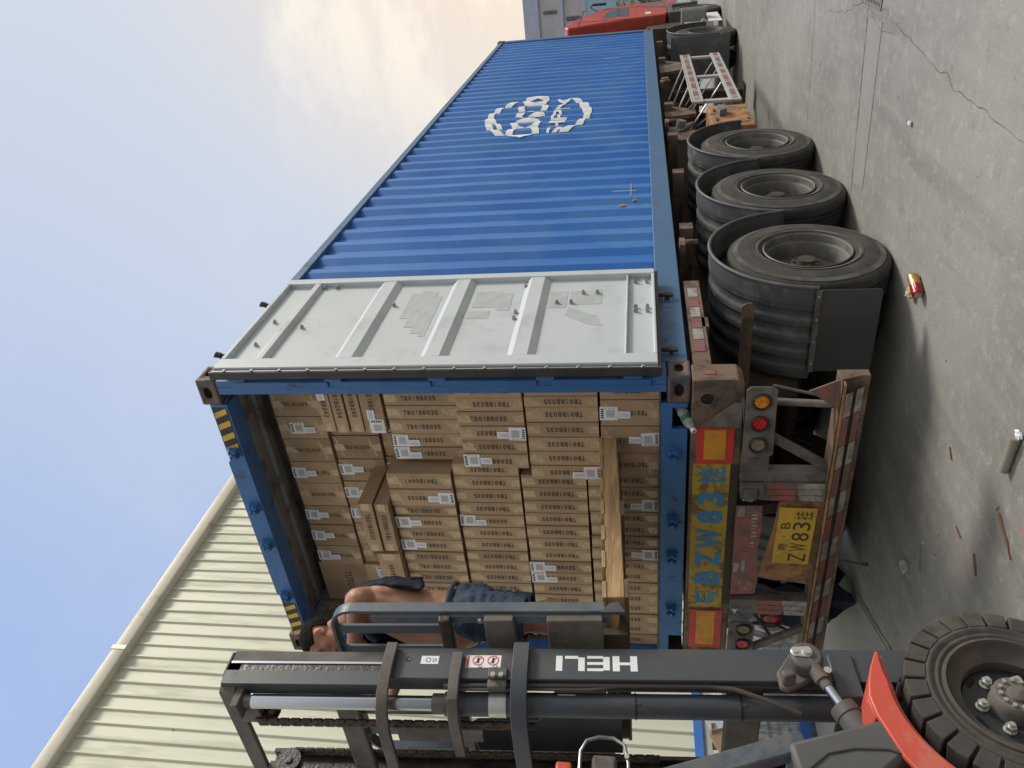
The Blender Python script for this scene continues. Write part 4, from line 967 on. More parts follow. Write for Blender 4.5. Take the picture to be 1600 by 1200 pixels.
b = MB('frame_dark'); b.cyl((-1.25, -.08, -.90), (-1.26, -.10, -1.03), .006, 8); b.cyl((-1.26, -.10, -1.03), (-1.26, -.10, -1.06), .012, 8); b.build('hanging_pin', tr)
# spare tail lamp dangling behind the bumper and a black bag
b = MB('seal'); b.X = Matrix.Translation((-2.02, .14, -.60)); b.lathe([(0, .075), (-.03, .078), (-.035, .06), (-.01, .055), (.02, .06)], (0, 0, 0), 1, 24); lr = b.build('spare_lamp', tr)
b = MB('red_lens'); b.X = Matrix.Translation((-2.02, .14, -.60)); b.lathe([(-.022, .0001), (-.028, .03), (-.02, .056)], (0, 0, 0), 1, 24); b.build('lens', lr)

# ================================================================== TRACTOR
tk = thing('tractor_truck', (-1.22, 13.5, G), 'faded red truck cab and grey-guarded wheels ahead of the container', 'truck')
b = MB('cab_red'); b.prism([(13.7, -.28), (13.45, .5), (13.05, 1.2), (12.8, 1.62), (13.0, 1.70), (13.7, 1.62), (14.6, 1.32), (15.3, .95), (15.7, .35), (15.8, -.55), (14.9, -.55), (14.85, -.35), (13.95, -.35), (13.9, -.30)], 0, .04, -2.40); b.build('cab', tk, bevel=.03)
b = MB('glass'); b.prism([(13.85, .45), (13.85, .98), (14.8, .88), (15.2, .45)], 0, .044, .041); b.build('side_window', tk)
b = MB('glass'); b.prism([(15.3, .45), (15.05, 1.3)], 0, .0, -2.3) if False else b.quad([(-.1, 15.72, .40), (-2.3, 15.72, .40), (-2.3, 15.36, .94), (-.1, 15.36, .94)]); b.build('windscreen', tk)
b = MB('black')
for y in (13.45, 15.15): b.box(.0445, .041, y, y + .012, -.3, 1.5)
b.box(.0445, .041, 13.1, 15.3, 1.42, 1.44); parts(b, 'door_gap', tk)
b = MB('white_decal'); b.box(.046, .041, 13.9, 14.15, .0, .12); b.build('door_lettering', tk)
b = MB('dust'); b.prism([(14.7, -.3), (15.5, -.3), (15.5, .05), (15.0, .15)], 0, .05, .041); b.build('wheel_arch_patch', tk)
b = MB('black'); b.box(.12, .16, 15.2, 15.36, .95, 1.25); b.tube([(.04, 15.0, 1.15), (.10, 15.2, 1.3), (.14, 15.25, 1.24)], .014); b.build('mirror', tk)
b = MB('frame_dark')
for x in (-.8, -1.64): b.box(x - .04, x + .04, 9.6, 15.4, -.50, -.78)
parts(b, 'frame_rail', tk)
def tk_wheel(c, flip=False):
    r = dup_tree(first, tk); r.location = Vector(c) - parent_world(tk); r.rotation_euler = (0, 0, math.pi if flip else 0)
for y in (11.35,): tk_wheel((.03, y, WZ)); tk_wheel((-2.468, y, WZ), True); tk_wheel((-.6, y, WZ), True); tk_wheel((-1.83, y, WZ))
tk_wheel((.03, 14.4, WZ)); tk_wheel((-2.468, 14.4, WZ), True)
for y in (11.35,):
    for x0, x1 in ((-.62, .06), (-2.5, -1.82)): mudguard(y, -.90, 0, .66, x0, x1, tk, a0=-5, a1=196)
    b = MB('guard'); b.prism([(.055, -.28), (.055, -1.25), (-.6, -1.25), (-.6, -.28)], 1, y - .70, y - .68); b.build('mud_flap', tk, bevel=.004)
b = MB('guard'); b.prism([(13.75, -.35), (15.1, -.35), (15.1, -1.0), (14.95, -.85), (14.85, -.45), (14.0, -.45), (13.9, -.9), (13.75, -1.0)], 0, .06, -.4); b.build('front_mudguard', tk, bevel=.01)
b = MB('frame_dark'); b.box(-.12, -2.3, 12.95, 13.62, -.95, .10); b.build('dark_gap_block', tk)  # dark chassis block, added so the gap behind the cab stays dark
b = MB('tank'); b.cyl((.02, 12.75, -.55), (.02, 12.75, -1.0), .22, 20); b.build('air_filter', tk); b = MB('bright_grey'); b.box(.02, -.4, 12.35, 12.6, -.60, -.95); b.build('battery_box', tk, bevel=.01); b = MB('steel'); b.cyl((.0, 12.15, -.85), (-.1, 12.15, -1.05), .13, 16); b.build('air_reservoir', tk)
b = MB('label'); b.box(.05, .04, 12.2, 13.3, -1.02, -1.26); b.build('side_skirt', tk)

# ================================================================== FORKLIFT
fk = thing('forklift', (-1.0, -1.695, G), 'dark blue grey forklift with tall mast, orange red fender and solid tyre', 'forklift')
MT = Matrix.Translation((0, -1.266, -1.3)) @ Matrix.Rotation(R(3.03), 4, 'X')     # mast leans back three degrees
XC = -1.0
def mb(*m_):
    b = MB(*m_); b.X = MT; return b
def mir(x): return 2 * XC - x
for sd_ in (0, 1):
    q = (lambda x: x) if sd_ == 0 else mir
    b = mb('mast')   # outer channel: web outside, flanges turned in
    pf = [(q(-.56), -.16), (q(-.56), .0), (q(-.63), .0), (q(-.63), -.022), (q(-.582), -.022), (q(-.582), -.135), (q(-.63), -.135), (q(-.63), -.16)]
    b.prism(pf, 2, -.06, 2.70); b.build('outer_mast_rail', fk, bevel=.004)
    b = mb('grease'); b.prism([(q(-.590), -.145), (q(-.590), -.01), (q(-.66), -.01), (q(-.66), -.03), (q(-.615), -.03), (q(-.615), -.06), (q(-.625), -.06), (q(-.625), -.095), (q(-.615), -.095), (q(-.615), -.125), (q(-.66), -.125), (q(-.66), -.145)], 2, .55, 3.45)
    b.use('mast_dust'); b.prism([(q(-.5895), -.005), (q(-.5895), -.055), (q(-.5855), -.055), (q(-.5855), -.005)], 2, 2.72, 3.44)
    b.use('chrome'); b.prism([(q(-.5890), -.058), (q(-.5890), -.070), (q(-.5850), -.070), (q(-.5850), -.058)], 2, 2.72, 3.44)
    b.use('mast'); b.prism([(q(-.5890), -.105), (q(-.5890), -.175), (q(-.660), -.175), (q(-.660), -.15)], 2, 2.72, 3.45)
    b.build('inner_mast_rail', fk)
    b = mb('mast'); b.cyl((q(-.66), -.215, .35), (q(-.66), -.215, 2.42), .05, 28); b.build('lift_cylinder', fk)
    b = mb('mast_dust'); b.cyl((q(-.66), -.215, 2.42), (q(-.66), -.215, 2.475), .043, 24); b.build('cylinder_cap', fk)
    b = mb('chrome'); b.cyl((q(-.66), -.215, 2.47), (q(-.66), -.215, 3.30), .032, 28); b.build('piston_rod', fk)
    b = mb('mast_dust'); b.cyl((q(-.66), -.215, 3.30), (q(-.66), -.215, 3.345), .027, 20); b.box(q(-.62), q(-.72), -.27, -.15, 3.345, 3.38); b.build('rod_end', fk, bevel=.004)
    b = mb('zinc'); b.lathe([(0, .0515), (.0, .054), (.075, .054), (.075, .0515)], (q(-.66), -.215, 2.15), 2, 24); b.build('cylinder_band', fk)
    b = mb('mast_dust'); b.box(q(-.563), q(-.545), -.16, -.11, 2.145, 2.23); b.box(q(-.56), q(-.60), -.20, -.16, 2.145, 2.23); cb = b.build('band_bracket', fk, bevel=.006)
    b = mb('zinc'); b.cyl((q(-.546), -.155, 2.17), (q(-.530), -.158, 2.17), .011, 10); b.cyl((q(-.546), -.155, 2.205), (q(-.530), -.158, 2.205), .011, 10); parts(b, 'bolt', cb)
def tie(h0, h1, pts, th, name='tie_bar', m_='mast_dust'):
    b = mb(m_); b.strip(pts, 2, h0, h1, th); return b.build(name, fk, bevel=.003)
full = [(-.548, .004), (-.546, -.10), (-.552, -.17), (-.572, -.235), (-.62, -.285), (-.70, -.31), (-1.0, -.315)]
full = full + [(mir(x), y) for x, y in full[::-1][1:]]
tie(2.655, 2.705, full, .022); tie(2.055, 2.125, full, .025, m_='mast'); tie(2.35, 2.395, [(-.556, -.04), (-.556, -.17), (-.578, -.25), (-.64, -.285), (-.90, -.285), (-.93, -.24)], .022)
b = mb('mast_dust'); b.box(-.60, mir(-.60), -.165, -.12, 1.07, 1.22); b.build('tie_bar', fk, bevel=.008)
b = mb('mast'); b.prism([(-.545, -.03), (-.545, -.24), (-.64, -.27), (-.64, -.03)], 2, .70, .80); b.box(-.64, mir(-.64), -.26, -.24, .66, .80); b.build('lower_tie_plate', fk, bevel=.006)
b = mb('mast_dust'); b.prism([(-.59, -.005), (-.59, -.12), (-.625, -.20), (mir(-.625), -.20), (mir(-.59), -.12), (mir(-.59), -.005), (mir(-.60), -.005), (mir(-.60), -.11), (mir(-.635), -.175), (-.635, -.175), (-.60, -.11), (-.60, -.005)], 2, 3.385, 3.46); b.build('top_crosshead', fk, bevel=.004)
b = mb('mast_dust'); b.box(-.68, mir(-.68), -.15, -.12, 2.86, 2.97); b.build('inner_crossbar', fk, bevel=.01)
# chains and pulleys
def chain(x, d, h0, h1, name='lift_chain'):
    b = mb('chain'); h = h0; k = 0
    while h < h1:
        o_ = .0 if k % 2 else .006
        for s_ in (-1, 1):
            b.cyl((x + s_ * (.013 - o_), d, h - .011), (x + s_ * (.013 - o_), d, h + .030), .011, 6, cap=True, smooth=False)
        b.cyl((x - .020, d, h), (x + .020, d, h), .008, 8); h += .026; k += 1
    o = b.build(name, fk); return o
def pulley(x, d, h, r):
    b = mb('grease'); b.lathe([(-.022, .02), (-.022, r), (-.016, r), (-.012, r - .012), (.012, r - .012), (.016, r), (.022, r), (.022, .02), (.03, .02), (.03, .0001)], (x, d, h), 0, 28); 
    for k in range(10):
        a = k * .33 + .2; b.cyl((x - .016, d + (r - .004) * math.cos(a), h + (r - .004) * math.sin(a)), (x + .016, d + (r - .004) * math.cos(a), h + (r - .004) * math.sin(a)), .010, 6)
    b.build('chain_pulley', fk)
for x in (-.79, mir(-.79)):
    pulley(x, -.165, 3.29, .062); chain(x, -.228, 2.05, 3.29); chain(x, -.105, 1.5, 3.29)
b = mb('mast_dust'); b.box(-.70, -.81, -.22, -.17, 3.29, 3.38); b.box(mir(-.70), mir(-.81), -.22, -.17, 3.29, 3.38); parts(b, 'pulley_bracket', fk, bevel=.004)
b = mb('mast_dust'); b.box(-.96, -1.02, -.16, -.14, 2.30, 2.70); b.build('centre_bar', fk)
# carriage behind the chains
b = mb('mast'); b.prism([(-1.34, 1.66), (-1.05, 1.66), (-1.05, 2.03), (-1.09, 2.06), (-1.10, 2.36), (-1.14, 2.40), (-1.34, 2.38)], 1, .0, .02) ; b.build('carriage_plate', fk, bevel=.004)
for (h0, h1, m_) in ((2.42, 2.475, 'grease'), (2.13, 2.265, 'mast_dust'), (1.73, 1.98, 'mast_dust')):
    b = mb(m_); b.box(-.465, mir(-.465), .07, .115, h0, h1); b.build('carriage_bar', fk, bevel=.006)
# backrest frame with rounded top
b = mb('mast_light')
def brail(sg):
    q = (lambda x: x) if sg == 0 else mir
    return [(q(-.452), h) for h in (1.72, 2.2, 2.6)] + [(q(-.565 + .113 * math.cos(a_ * math.pi / 20)), 2.897 + .113 * math.sin(a_ * math.pi / 20)) for a_ in range(10)]
pth = brail(0) + [(-.60, 3.01)] + [(mir(x), h) for x, h in (brail(0) + [(-.60, 3.01)])[::-1]]
n = len(pth); vo = []
for (x, h) in pth: vo.append((Vector((x, 0, h))))
ins = []
for i, p in enumerate(vo):
    t = (vo[min(i + 1, n - 1)] - vo[max(i - 1, 0)]).normalized(); nn = Vector((-t.z, 0, t.x)); 
    if nn.dot(Vector((XC, 0, 2.2)) - p) < 0: nn = -nn
    ins.append(p + nn * .016)
A = [[b.v(p.x, d, p.z) for d in (.115, .17)] for p in vo]; B = [[b.v(p.x, d, p.z) for d in (.115, .17)] for p in ins]
for i in range(n - 1):
    b.f([A[i][0], A[i + 1][0], A[i + 1][1], A[i][1]]); b.f([B[i][0], B[i][1], B[i + 1][1], B[i + 1][0]]); b.f([A[i][0], B[i][0], B[i + 1][0], A[i + 1][0]]); b.f([A[i][1], A[i + 1][1], B[i + 1][1], B[i][1]])
b.f([A[0][0], A[0][1], B[0][1], B[0][0]]); b.f([A[-1][0], B[-1][0], B[-1][1], A[-1][1]])
br = b.build('backrest_frame', fk, bevel=.002, sharp=25)
for x in (-.468, mir(-.468)):
    s_ = 1 if x > XC else -1
    b = mb('mast_light'); b.box(x, x - s_ * .045, .10, .115, 1.70, 2.80); b.box(x, x - s_ * .012, .115, .15, 1.70, 2.80); b.build('angle_iron', br, bevel=.002)
b = mb('mast_light')
for x in (-.60, -.745, -1.0, -1.225, mir(-.60)): b.box(x - .027, x + .027, .135, .15, 2.44, 3.0)
parts(b, 'bar', br, bevel=.002)
b = mb('zinc')
for h in (2.245, 2.285, 1.78): b.cyl((-.49, .102, h), (-.49, .088, h), .013, 6); b.cyl((mir(-.49), .102, h), (mir(-.49), .088, h), .013, 6)
parts(b, 'bolt', br)
b = mb('mast'); b.prism([(.11, 1.63), (.17, 1.66), (.16, 1.70), (.11, 1.74)], 0, -.45, -.47); b.build('carriage_gusset', fk)
# forks
for x in (-.66, -1.34):
    b = mb('frame_dark'); b.prism([(.115, 1.97), (.155, 1.97), (.155, 1.665), (.20, 1.655), (1.18, 1.668), (1.18, 1.66), (.9, 1.63), (.115, 1.62)], 0, x - .05, x + .05); b.build('fork', fk, bevel=.003)
# maker's letters on the rail
b = mb('white_decal'); Lh, L0, D0, DW = .352, 1.588, -.040, .078
def Lq(t0, t1, a0, a1):       # t along the rail, a across (0 = letter foot, 1 = letter top)
    b.quad([(-.5590, D0 - a * DW, L0 + t * Lh) for t, a in ((t0, a0), (t1, a0), (t1, a1), (t0, a1))])
Lq(0, .085, 0, 1); Lq(.215, .30, 0, 1); Lq(.085, .215, .42, .60)
Lq(.415, .61, 0, .18); Lq(.415, .61, .41, .59); Lq(.415, .61, .82, 1.0); Lq(.335, .415, .06, .94)
Lq(.64, .72, .10, 1); Lq(.72, .885, 0, .20); Lq(.915, .995, 0, 1)
b.build('rail_lettering', fk)
b = mb('label'); b.quad([(-.5588, -.045, 2.46), (-.5588, -.045, 2.54), (-.5588, -.088, 2.54), (-.5588, -.088, 2.46)]); b.use('ink'); b.text('S', (-.5585, -.068, 2.478), (0, -1, 0), (0, 0, -1), .022, .018); b.use('grey_ink'); b.lathe([(.0004, .008), (.0004, .013)], (-.5588, -.066, 2.507), 0, 16); b.build('warning_decal', fk)
b = mb('label'); b.quad([(-.5588, -.040, 2.18), (-.5588, -.040, 2.335), (-.5588, -.105, 2.335), (-.5588, -.105, 2.18)])
b.use('decal_red')
for h in (2.215, 2.282):
    b.lathe([(.0006, .021), (.0006, .0255)], (-.5588, -.068, h), 0, 24); b.obox((-.558, -.052, h - .014), (-.558, -.084, h + .014), .0006, .004, up=(0, 0, 1))
b.quad([(-.5584, -.042, 2.322), (-.5584, -.042, 2.333), (-.5584, -.103, 2.333), (-.5584, -.103, 2.322)])
b.use('ink')
for h in (2.215, 2.282):
    b.lathe([(.0007, .0001), (.0007, .006)], (-.5588, -.058, h), 0, 10); b.obox((-.558, -.062, h), (-.558, -.082, h), .0006, .010, up=(0, 0, 1)); b.lathe([(.0007, .006), (.0007, .009)], (-.5588, -.097, h - .012), 0, 12)
b.build('warning_decal', fk)
b = mb('black'); b.lathe([(0, .006), (.002, .010), (.002, .013), (0, .014)], (-.5600, -.062, 2.60), 0, 16); b.build('rail_plug', fk)
b = mb('label'); b.quad([(-.6125, -.196, 1.855), (-.6125, -.196, 1.93), (-.6125, -.226, 1.93), (-.6125, -.226, 1.855)]); b.use('ink')
for k in range(12): b.quad([(-.6120, -.203, 1.863 + k * .005), (-.6120, -.203, 1.866 + k * .005), (-.6120, -.215, 1.866 + k * .005), (-.6120, -.215, 1.863 + k * .005)])
b.build('serial_decal', fk)
b = mb('hose')
b.tube([(-.575, -.19, 2.42), (-.585, -.175, 2.2), (-.585, -.172, 1.9), (-.585, -.17, 1.5), (-.585, -.17, 1.30), (-.58, -.185, 1.2), (-.585, -.23, 1.08), (-.60, -.28, .95)], .010)
b.tube([(-.575, -.205, 2.38), (-.59, -.19, 2.1), (-.588, -.19, 1.8), (-.585, -.165, 1.6), (-.60, -.16, 1.0), (-.60, -.16, .5)], .006); parts(b, 'hydraulic_hose', fk)
b = mb('black')
for h in (1.60, 1.17):
    b.lathe([(0, .0505), (.0, .0535), (.007, .0535), (.007, .0505)], (-.66, -.215, h), 2, 20); b.cyl((-.613, -.235, h), (-.600, -.25, h - .015), .004, 6)
parts(b, 'cable_tie', fk)
# tilt cylinder on its bracket
b = MB('mast_dust'); b.prism([(-1.46, -.285), (-1.53, -.29), (-1.54, -.32), (-1.515, -.37), (-1.47, -.44), (-1.40, -.47), (-1.35, -.42), (-1.36, -.35)], 0, -.556, -.525); b.prism([(-1.50, -.29), (-1.53, -.30), (-1.52, -.35), (-1.49, -.34)], 0, -.525, -.46); b.build('tilt_bracket', fk, bevel=.008)
b = MB('cowl'); b.cyl((-.53, -1.415, -.405), (-.462, -1.415, -.405), .066, 26); b.build('pin_cover', fk, bevel=.014)
b = MB('zinc'); b.prism([(-1.405 + .026 * math.cos(q * .524) + (.0 if math.cos(q * .524) < 0 else .0), -.385 + (.020 if math.sin(q * .524) > 0 else -.020) + .024 * math.sin(q * .524)) for q in range(12)], 0, -.462, -.456); b.build('pin_plate', fk, bevel=.003)
b = MB('zinc'); b.cyl((-.456, -1.405, -.405), (-.446, -1.405, -.405), .018, 14); b.cyl((-.456, -1.405, -.360), (-.449, -1.405, -.360), .012, 8); b.cyl((-.49, -1.475, -.475), (-.475, -1.475, -.475), .016, 8); parts(b, 'pin_bolt', fk)
p0, dv = Vector((-.49, -1.40, -.40)), Vector((0, -.245, -.105)).normalized()
b = MB('mast_dust'); b.cyl(p0 + dv * .02, p0 + dv * .13, .030, 18); b.cyl(p0 + dv * .13, p0 + dv * .165, .022, 16); b.build('tilt_rod_end', fk, bevel=.003)
b = MB('chrome'); b.cyl(p0 + dv * .16, p0 + dv * .27, .019, 20); b.build('tilt_rod', fk)
b = MB('cowl'); b.cyl(p0 + dv * .26, p0 + dv * .75, .048, 28); b.cyl(p0 + dv * .255, p0 + dv * .30, .052, 28); b.build('tilt_cylinder', fk, bevel=.003)
# drive wheel
WC = (-.275, -1.685, -1.052)
r_, _ = wheel('wheel', WC, False, fk)
t = MB('fork_tyre')
t.lathe([(-.035, .235), (-.012, .240), (-.004, .255), (-.010, .262), (-.006, .268), (.0, .285), (-.006, .294), (-.020, .300), (-.030, .330), (-.190, .330), (-.205, .300), (-.22, .27), (-.19, .235)], WC, 0, 96, True)
NL = 26
for k in range(NL):
    a0 = 2 * math.pi * k / NL; a1 = a0 + 2 * math.pi / NL * .87
    for (xa, xb, sk) in ((-.002, -.100, .05), (-.215, -.120, .05)):
        v8 = []
        for (x, ro, w) in ((xa, .293, 0), (xa - .008 if xa > -.1 else xa + .008, .366, .015), (xb, .366, .08), (xb, .300, .08)):
            v8.append([t.v(WC[0] + x, WC[1] + ro * math.cos(a + sk * w * 10), WC[2] + ro * math.sin(a + sk * w * 10)) for a in (a0 + w * .15, (a0 + a1) / 2, a1 - w * .15)])
        for j in range(2):
            for i in range(4): t.f([v8[i][j], v8[i][j + 1], v8[(i + 1) % 4][j + 1], v8[(i + 1) % 4][j]])
        t.f([v8[i][0] for i in range(4)]); t.f([v8[i][2] for i in range(4)][::-1])
tt = t.build('tyre', r_, origin=WC, bevel=.004)
m_ = MB('forklift_rim'); m_.lathe([(-.018, .243), (-.004, .238), (-.002, .228), (-.012, .222), (-.03, .218), (-.045, .205), (-.055, .186), (-.058, .170), (-.075, .166), (-.11, .164)], WC, 0, 64); m_.build('rim', r_, origin=WC)
m_ = MB('wheel_black'); m_.lathe([(-.11, .168), (-.092, .160), (-.086, .12), (-.084, .0001)], WC, 0, 48); dsc = m_.build('wheel_disc', r_, origin=WC)
m_ = MB('void'); 
for k in range(5):
    a = R(120) + k * 2 * math.pi / 5; m_.X = Matrix.Translation((WC[0] - .0855, WC[1] + .142 * math.cos(a), WC[2] + .142 * math.sin(a))) @ Matrix.Rotation(a, 4, 'X'); m_.prism([(math.cos(q * .5236) * .008, math.sin(q * .5236) * .024) for q in range(12)], 0, -.003, .0005)
parts(m_, 'vent_slot', dsc)
m_ = MB('zinc')
for k in range(6):
    a = R(155) + k * math.pi / 3; c = (WC[0] - .084, WC[1] + .106 * math.cos(a), WC[2] + .106 * math.sin(a))
    m_.cyl(c, (c[0] + .006, c[1], c[2]), .022, 16); m_.cyl((c[0] + .006, c[1], c[2]), (c[0] + .026, c[1], c[2]), .0185, 6, smooth=False); m_.cyl((c[0] + .026, c[1], c[2]), (c[0] + .038, c[1], c[2]), .010, 12)
parts(m_, 'wheel_nut', dsc)
m_ = MB('dust'); m_.lathe([(-.084, .080), (-.05, .078), (-.020, .075), (-.013, .069), (-.014, .034), (-.004, .030), (-.002, .0001)], WC, 0, 40); hb = m_.build('hub', r_, origin=WC)
m_ = MB('zinc')
for k in range(12):
    a = k * math.pi / 6; c = (WC[0] - .016, WC[1] + .056 * math.cos(a), WC[2] + .056 * math.sin(a)); m_.cyl(c, (c[0] + .012, c[1], c[2]), .0075, 8)
parts(m_, 'hub_bolt', hb)
r2 = dup_tree(r_, fk); r2.location.x = XC + .275; r2.rotation_euler = (0, 0, math.pi)
# fender, cowl, body, guard
b = MB('orange'); P = []; Q = []
for i in range(25):
    a = R(70 + i * 3.4); rr_ = .425 + max(0, .03 * (1 - i / 5)); P.append((WC[1] + rr_ * math.cos(a), WC[2] + rr_ * math.sin(a))); Q.append((WC[1] + (rr_ - .02) * math.cos(a), WC[2] + (rr_ - .02) * math.sin(a)))
b.prism(P + Q[::-1], 0, -.305, -.62, smooth=True)
A_ = [(-1.53, -.612), (-1.60, -.580), (-1.66, -.560), (-1.726, -.545), (-1.80, -.553), (-1.95, -.60), (-2.08, -.68)]
b.prism(A_ + [(y, z) for y, z in P[::-1] if y > -2.08], 0, -.282, -.304)
b.prism([(-1.60, -.580), (-1.66, -.560), (-1.726, -.545), (-1.80, -.553), (-1.80, -.565), (-1.726, -.557), (-1.66, -.572), (-1.60, -.595)], 0, -.305, -.60)
b.build('fender', fk, bevel=.005)
b = MB('cowl'); b.prism([(-1.925, -.235), (-1.80, -.60), (-1.83, -.628), (-1.93, -.635), (-2.04, -.50), (-2.07, -.26)], 0, -.292, -.58); b.build('step_cowl', fk, bevel=.018)
b = MB('hose'); b.tube([(-.289, -2.02, -.29), (-.289, -1.96, -.36), (-.289, -1.935, -.45), (-.289, -1.93, -.56), (-.289, -1.95, -.62)], .004); b.build('cowl_seam', fk)
b = MB('zinc'); b.cyl((-.293, -1.925, -.605), (-.286, -1.925, -.605), .006, 8); b.build('cowl_screw', fk)
b = MB('mast_light'); b.obox((-.335, -1.90, -.30), (-.335, -2.30, .78), .06, .075, up=(0, 1, 0)); b.obox((mir(-.335), -1.90, -.30), (mir(-.335), -2.30, .78), .06, .075, up=(0, 1, 0)); parts(b, 'guard_pillar', fk, bevel=.008)
b = MB('mast_light'); b.obox((-.335, -3.3, .0), (-.335, -3.2, .80), .06, .07, up=(0, 1, 0)); b.obox((mir(-.335), -3.3, .0), (mir(-.335), -3.2, .80), .06, .07, up=(0, 1, 0)); parts(b, 'rear_pillar', fk, bevel=.008)
b = MB('mast_light'); b.box(-.30, -.37, -3.25, -2.28, .78, .84); b.box(mir(-.30), mir(-.37), -3.25, -2.28, .78, .84)
for k in range(8): b.box(-.36, mir(-.36), -3.24 + k * .13, -3.20 + k * .13, .79, .83)
b.build('overhead_guard', fk, bevel=.004)
b = MB('orange'); b.prism([(-2.02, -1.15), (-2.02, -.66), (-2.30, -.62), (-2.40, -.30), (-3.45, -.28), (-3.5, -1.15)], 0, -.31, mir(-.31)); b.build('body', fk, bevel=.03)
b = MB('mast'); b.prism([(-3.0, -.05), (-3.6, -.10), (-3.95, -.35), (-4.0, -1.2), (-3.5, -1.25), (-3.4, -.3), (-3.0, -.28)], 0, -.29, mir(-.29)); b.build('counterweight', fk, bevel=.04)
b = MB('black'); b.box(-.62, -1.13, -3.05, -2.60, -.27, -.16); b.prism([(-3.05, -.2), (-2.93, -.2), (-3.02, .30), (-3.12, .28)], 0, -.64, -1.11); b.build('seat', fk, bevel=.03)
b = MB('black'); b.X = Matrix.Translation((XC, -2.30, .02)) @ Matrix.Rotation(R(-35), 4, 'X'); b.tube([(.17 * math.cos(k * math.pi / 12), .17 * math.sin(k * math.pi / 12), 0) for k in range(25)], .013); b.cyl((0, 0, 0), (0, .0, -.35), .025, 12); b.obox((-.16, 0, 0), (.16, 0, 0), .03, .012); b.build('steering_wheel', fk)
b = MB('cowl'); b.box(-.58, mir(-.58), -2.15, -1.98, -.60, -.10); b.build('dashboard', fk, bevel=.02)
b = MB('steel'); b.tube([(-.70, -2.15, .512), (-.70, -1.90, .512), (-.70, -1.76, .512), (-.70, -1.71, .490), (-.70, -1.690, .44), (-.70, -1.692, .38), (-.70, -1.72, .335), (-.70, -1.80, .318), (-.70, -1.95, .315), (-.70, -2.15, .315)], .0075, 10); b.build('lamp_guard', fk)
b = MB('dust'); b.box(-.70, -.80, -1.92, -1.765, .365, .465); b.box(-.73, -.77, -2.25, -1.92, .40, .43); b.build('work_lamp', fk, bevel=.015)
b = MB('orange'); b.box(-.70, -.76, -1.90, -1.805, .545, .61); b.box(-.72, -.74, -2.25, -1.90, .56, .59); b.build('side_lamp', fk, bevel=.01)
b = MB('zinc'); b.cyl((-.695, -1.775, .325), (-.685, -1.775, .325), .010, 8); b.build('guard_bolt', fk)
b = MB('frame_dark')
b.cyl((-1.2, -3.35, -1.15), (-.95, -3.35, -1.15), .25, 24); b.bm.free()
t = MB('fork_tyre'); t.cyl((-.34, -3.30, -1.14), (-.50, -3.30, -1.14), .26, 40); t.cyl((mir(-.34), -3.30, -1.14), (mir(-.50), -3.30, -1.14), .26, 40); parts(t, 'rear_wheel', fk, bevel=.03)

# ================================================================== PALLET on the forks
PX0, PX1, PD0, PD1, PH = -.462, -1.54, .205, 1.42, 1.612
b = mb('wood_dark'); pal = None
pl_ = thing('wooden_pallet', (-.93, -.55, .35), 'worn wooden pallet raised on the forklift forks in front of the cartons', 'pallet')
for x in (PX0 - .0, (PX0 + PX1) / 2 + .03, PX1 + .05):
    b = mb('wood'); b.box(x, x - .05, PD0, PD1, PH + .016, PH + .0985); b.build('stringer', pl_, bevel=.004)
for k in range(7):
    b = mb('wood'); d0 = PD0 - .004 + k * .188; b.box(PX0 + .004, PX1 - .004, d0, d0 + .10 + .01 * (k % 2), PH + .0985, PH + .117); b.build('deck_board', pl_, bevel=.002)
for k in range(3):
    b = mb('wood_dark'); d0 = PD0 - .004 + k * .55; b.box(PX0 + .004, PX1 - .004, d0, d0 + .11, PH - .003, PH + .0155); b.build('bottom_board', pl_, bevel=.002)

# ================================================================== PERSON
man = thing('person', (-.84, -1.0, .44), 'shirtless man in blue denim shorts with a navy shirt over his shoulders, head bowed', 'person')
F = Vector((-.68, -.73, 0)).normalized(); Lf = Vector((-F.y, F.x, 0))
def ico(bm, c, r, M3=None, sub=3):
    g = bmesh.ops.create_icosphere(bm, subdivisions=sub, radius=1.0)['verts']
    r = Vector(r) if hasattr(r, '__len__') else Vector((r, r, r))
    for v in g:
        p = Vector((v.co.x * r.x, v.co.y * r.y, v.co.z * r.z))
        v.co = Vector(c) + (M3 @ p if M3 else p)
def cone(bm, p0, p1, r0, r1, seg=18):
    n = max(3, int((Vector(p1) - Vector(p0)).length / (min(r0, r1) * .5)))
    for i in range(n + 1):
        t = i / n; ico(bm, Vector(p0).lerp(Vector(p1), t), r0 + (r1 - r0) * t, sub=2)
def fuse(bm, name, m_, parent, voxel, smooth=6, fn=None, fac=.5):
    me = bpy.data.meshes.new(name); bm.to_mesh(me); bm.free(); o = bpy.data.objects.new(name, me); scene.collection.objects.link(o)
    r = o.modifiers.new('r', 'REMESH'); r.mode = 'VOXEL'; r.voxel_size = voxel; r.use_smooth_shade = True
    s_ = o.modifiers.new('s', 'SMOOTH'); s_.iterations = smooth; s_.factor = fac
    dg = bpy.context.evaluated_depsgraph_get(); dg.update()
    m2 = bpy.data.meshes.new_from_object(o.evaluated_get(dg)); o.modifiers.clear(); o.data = m2
    if fn:
        for v in m2.vertices: v.co = fn(v.co)
    og = parent_world(parent)
    for v in m2.vertices: v.co -= og
    m2.materials.clear(); m2.materials.append(M[m_])
    for p in m2.polygons: p.use_smooth = True; p.material_index = 0
    o.parent = parent; return o
B = bmesh.new()
M3b = Matrix((F, Lf, Vector((0, 0, 1)))).transposed()            # local x forward, y his left, z up
pel, wai, che, uch, nck = Vector((-.80, -.985, 1.09)), Vector((-.80, -.985, 1.25)), Vector((-.775, -.985, 1.46)), Vector((-.755, -.975, 1.60)), Vector((-.78, -.99, 1.72))
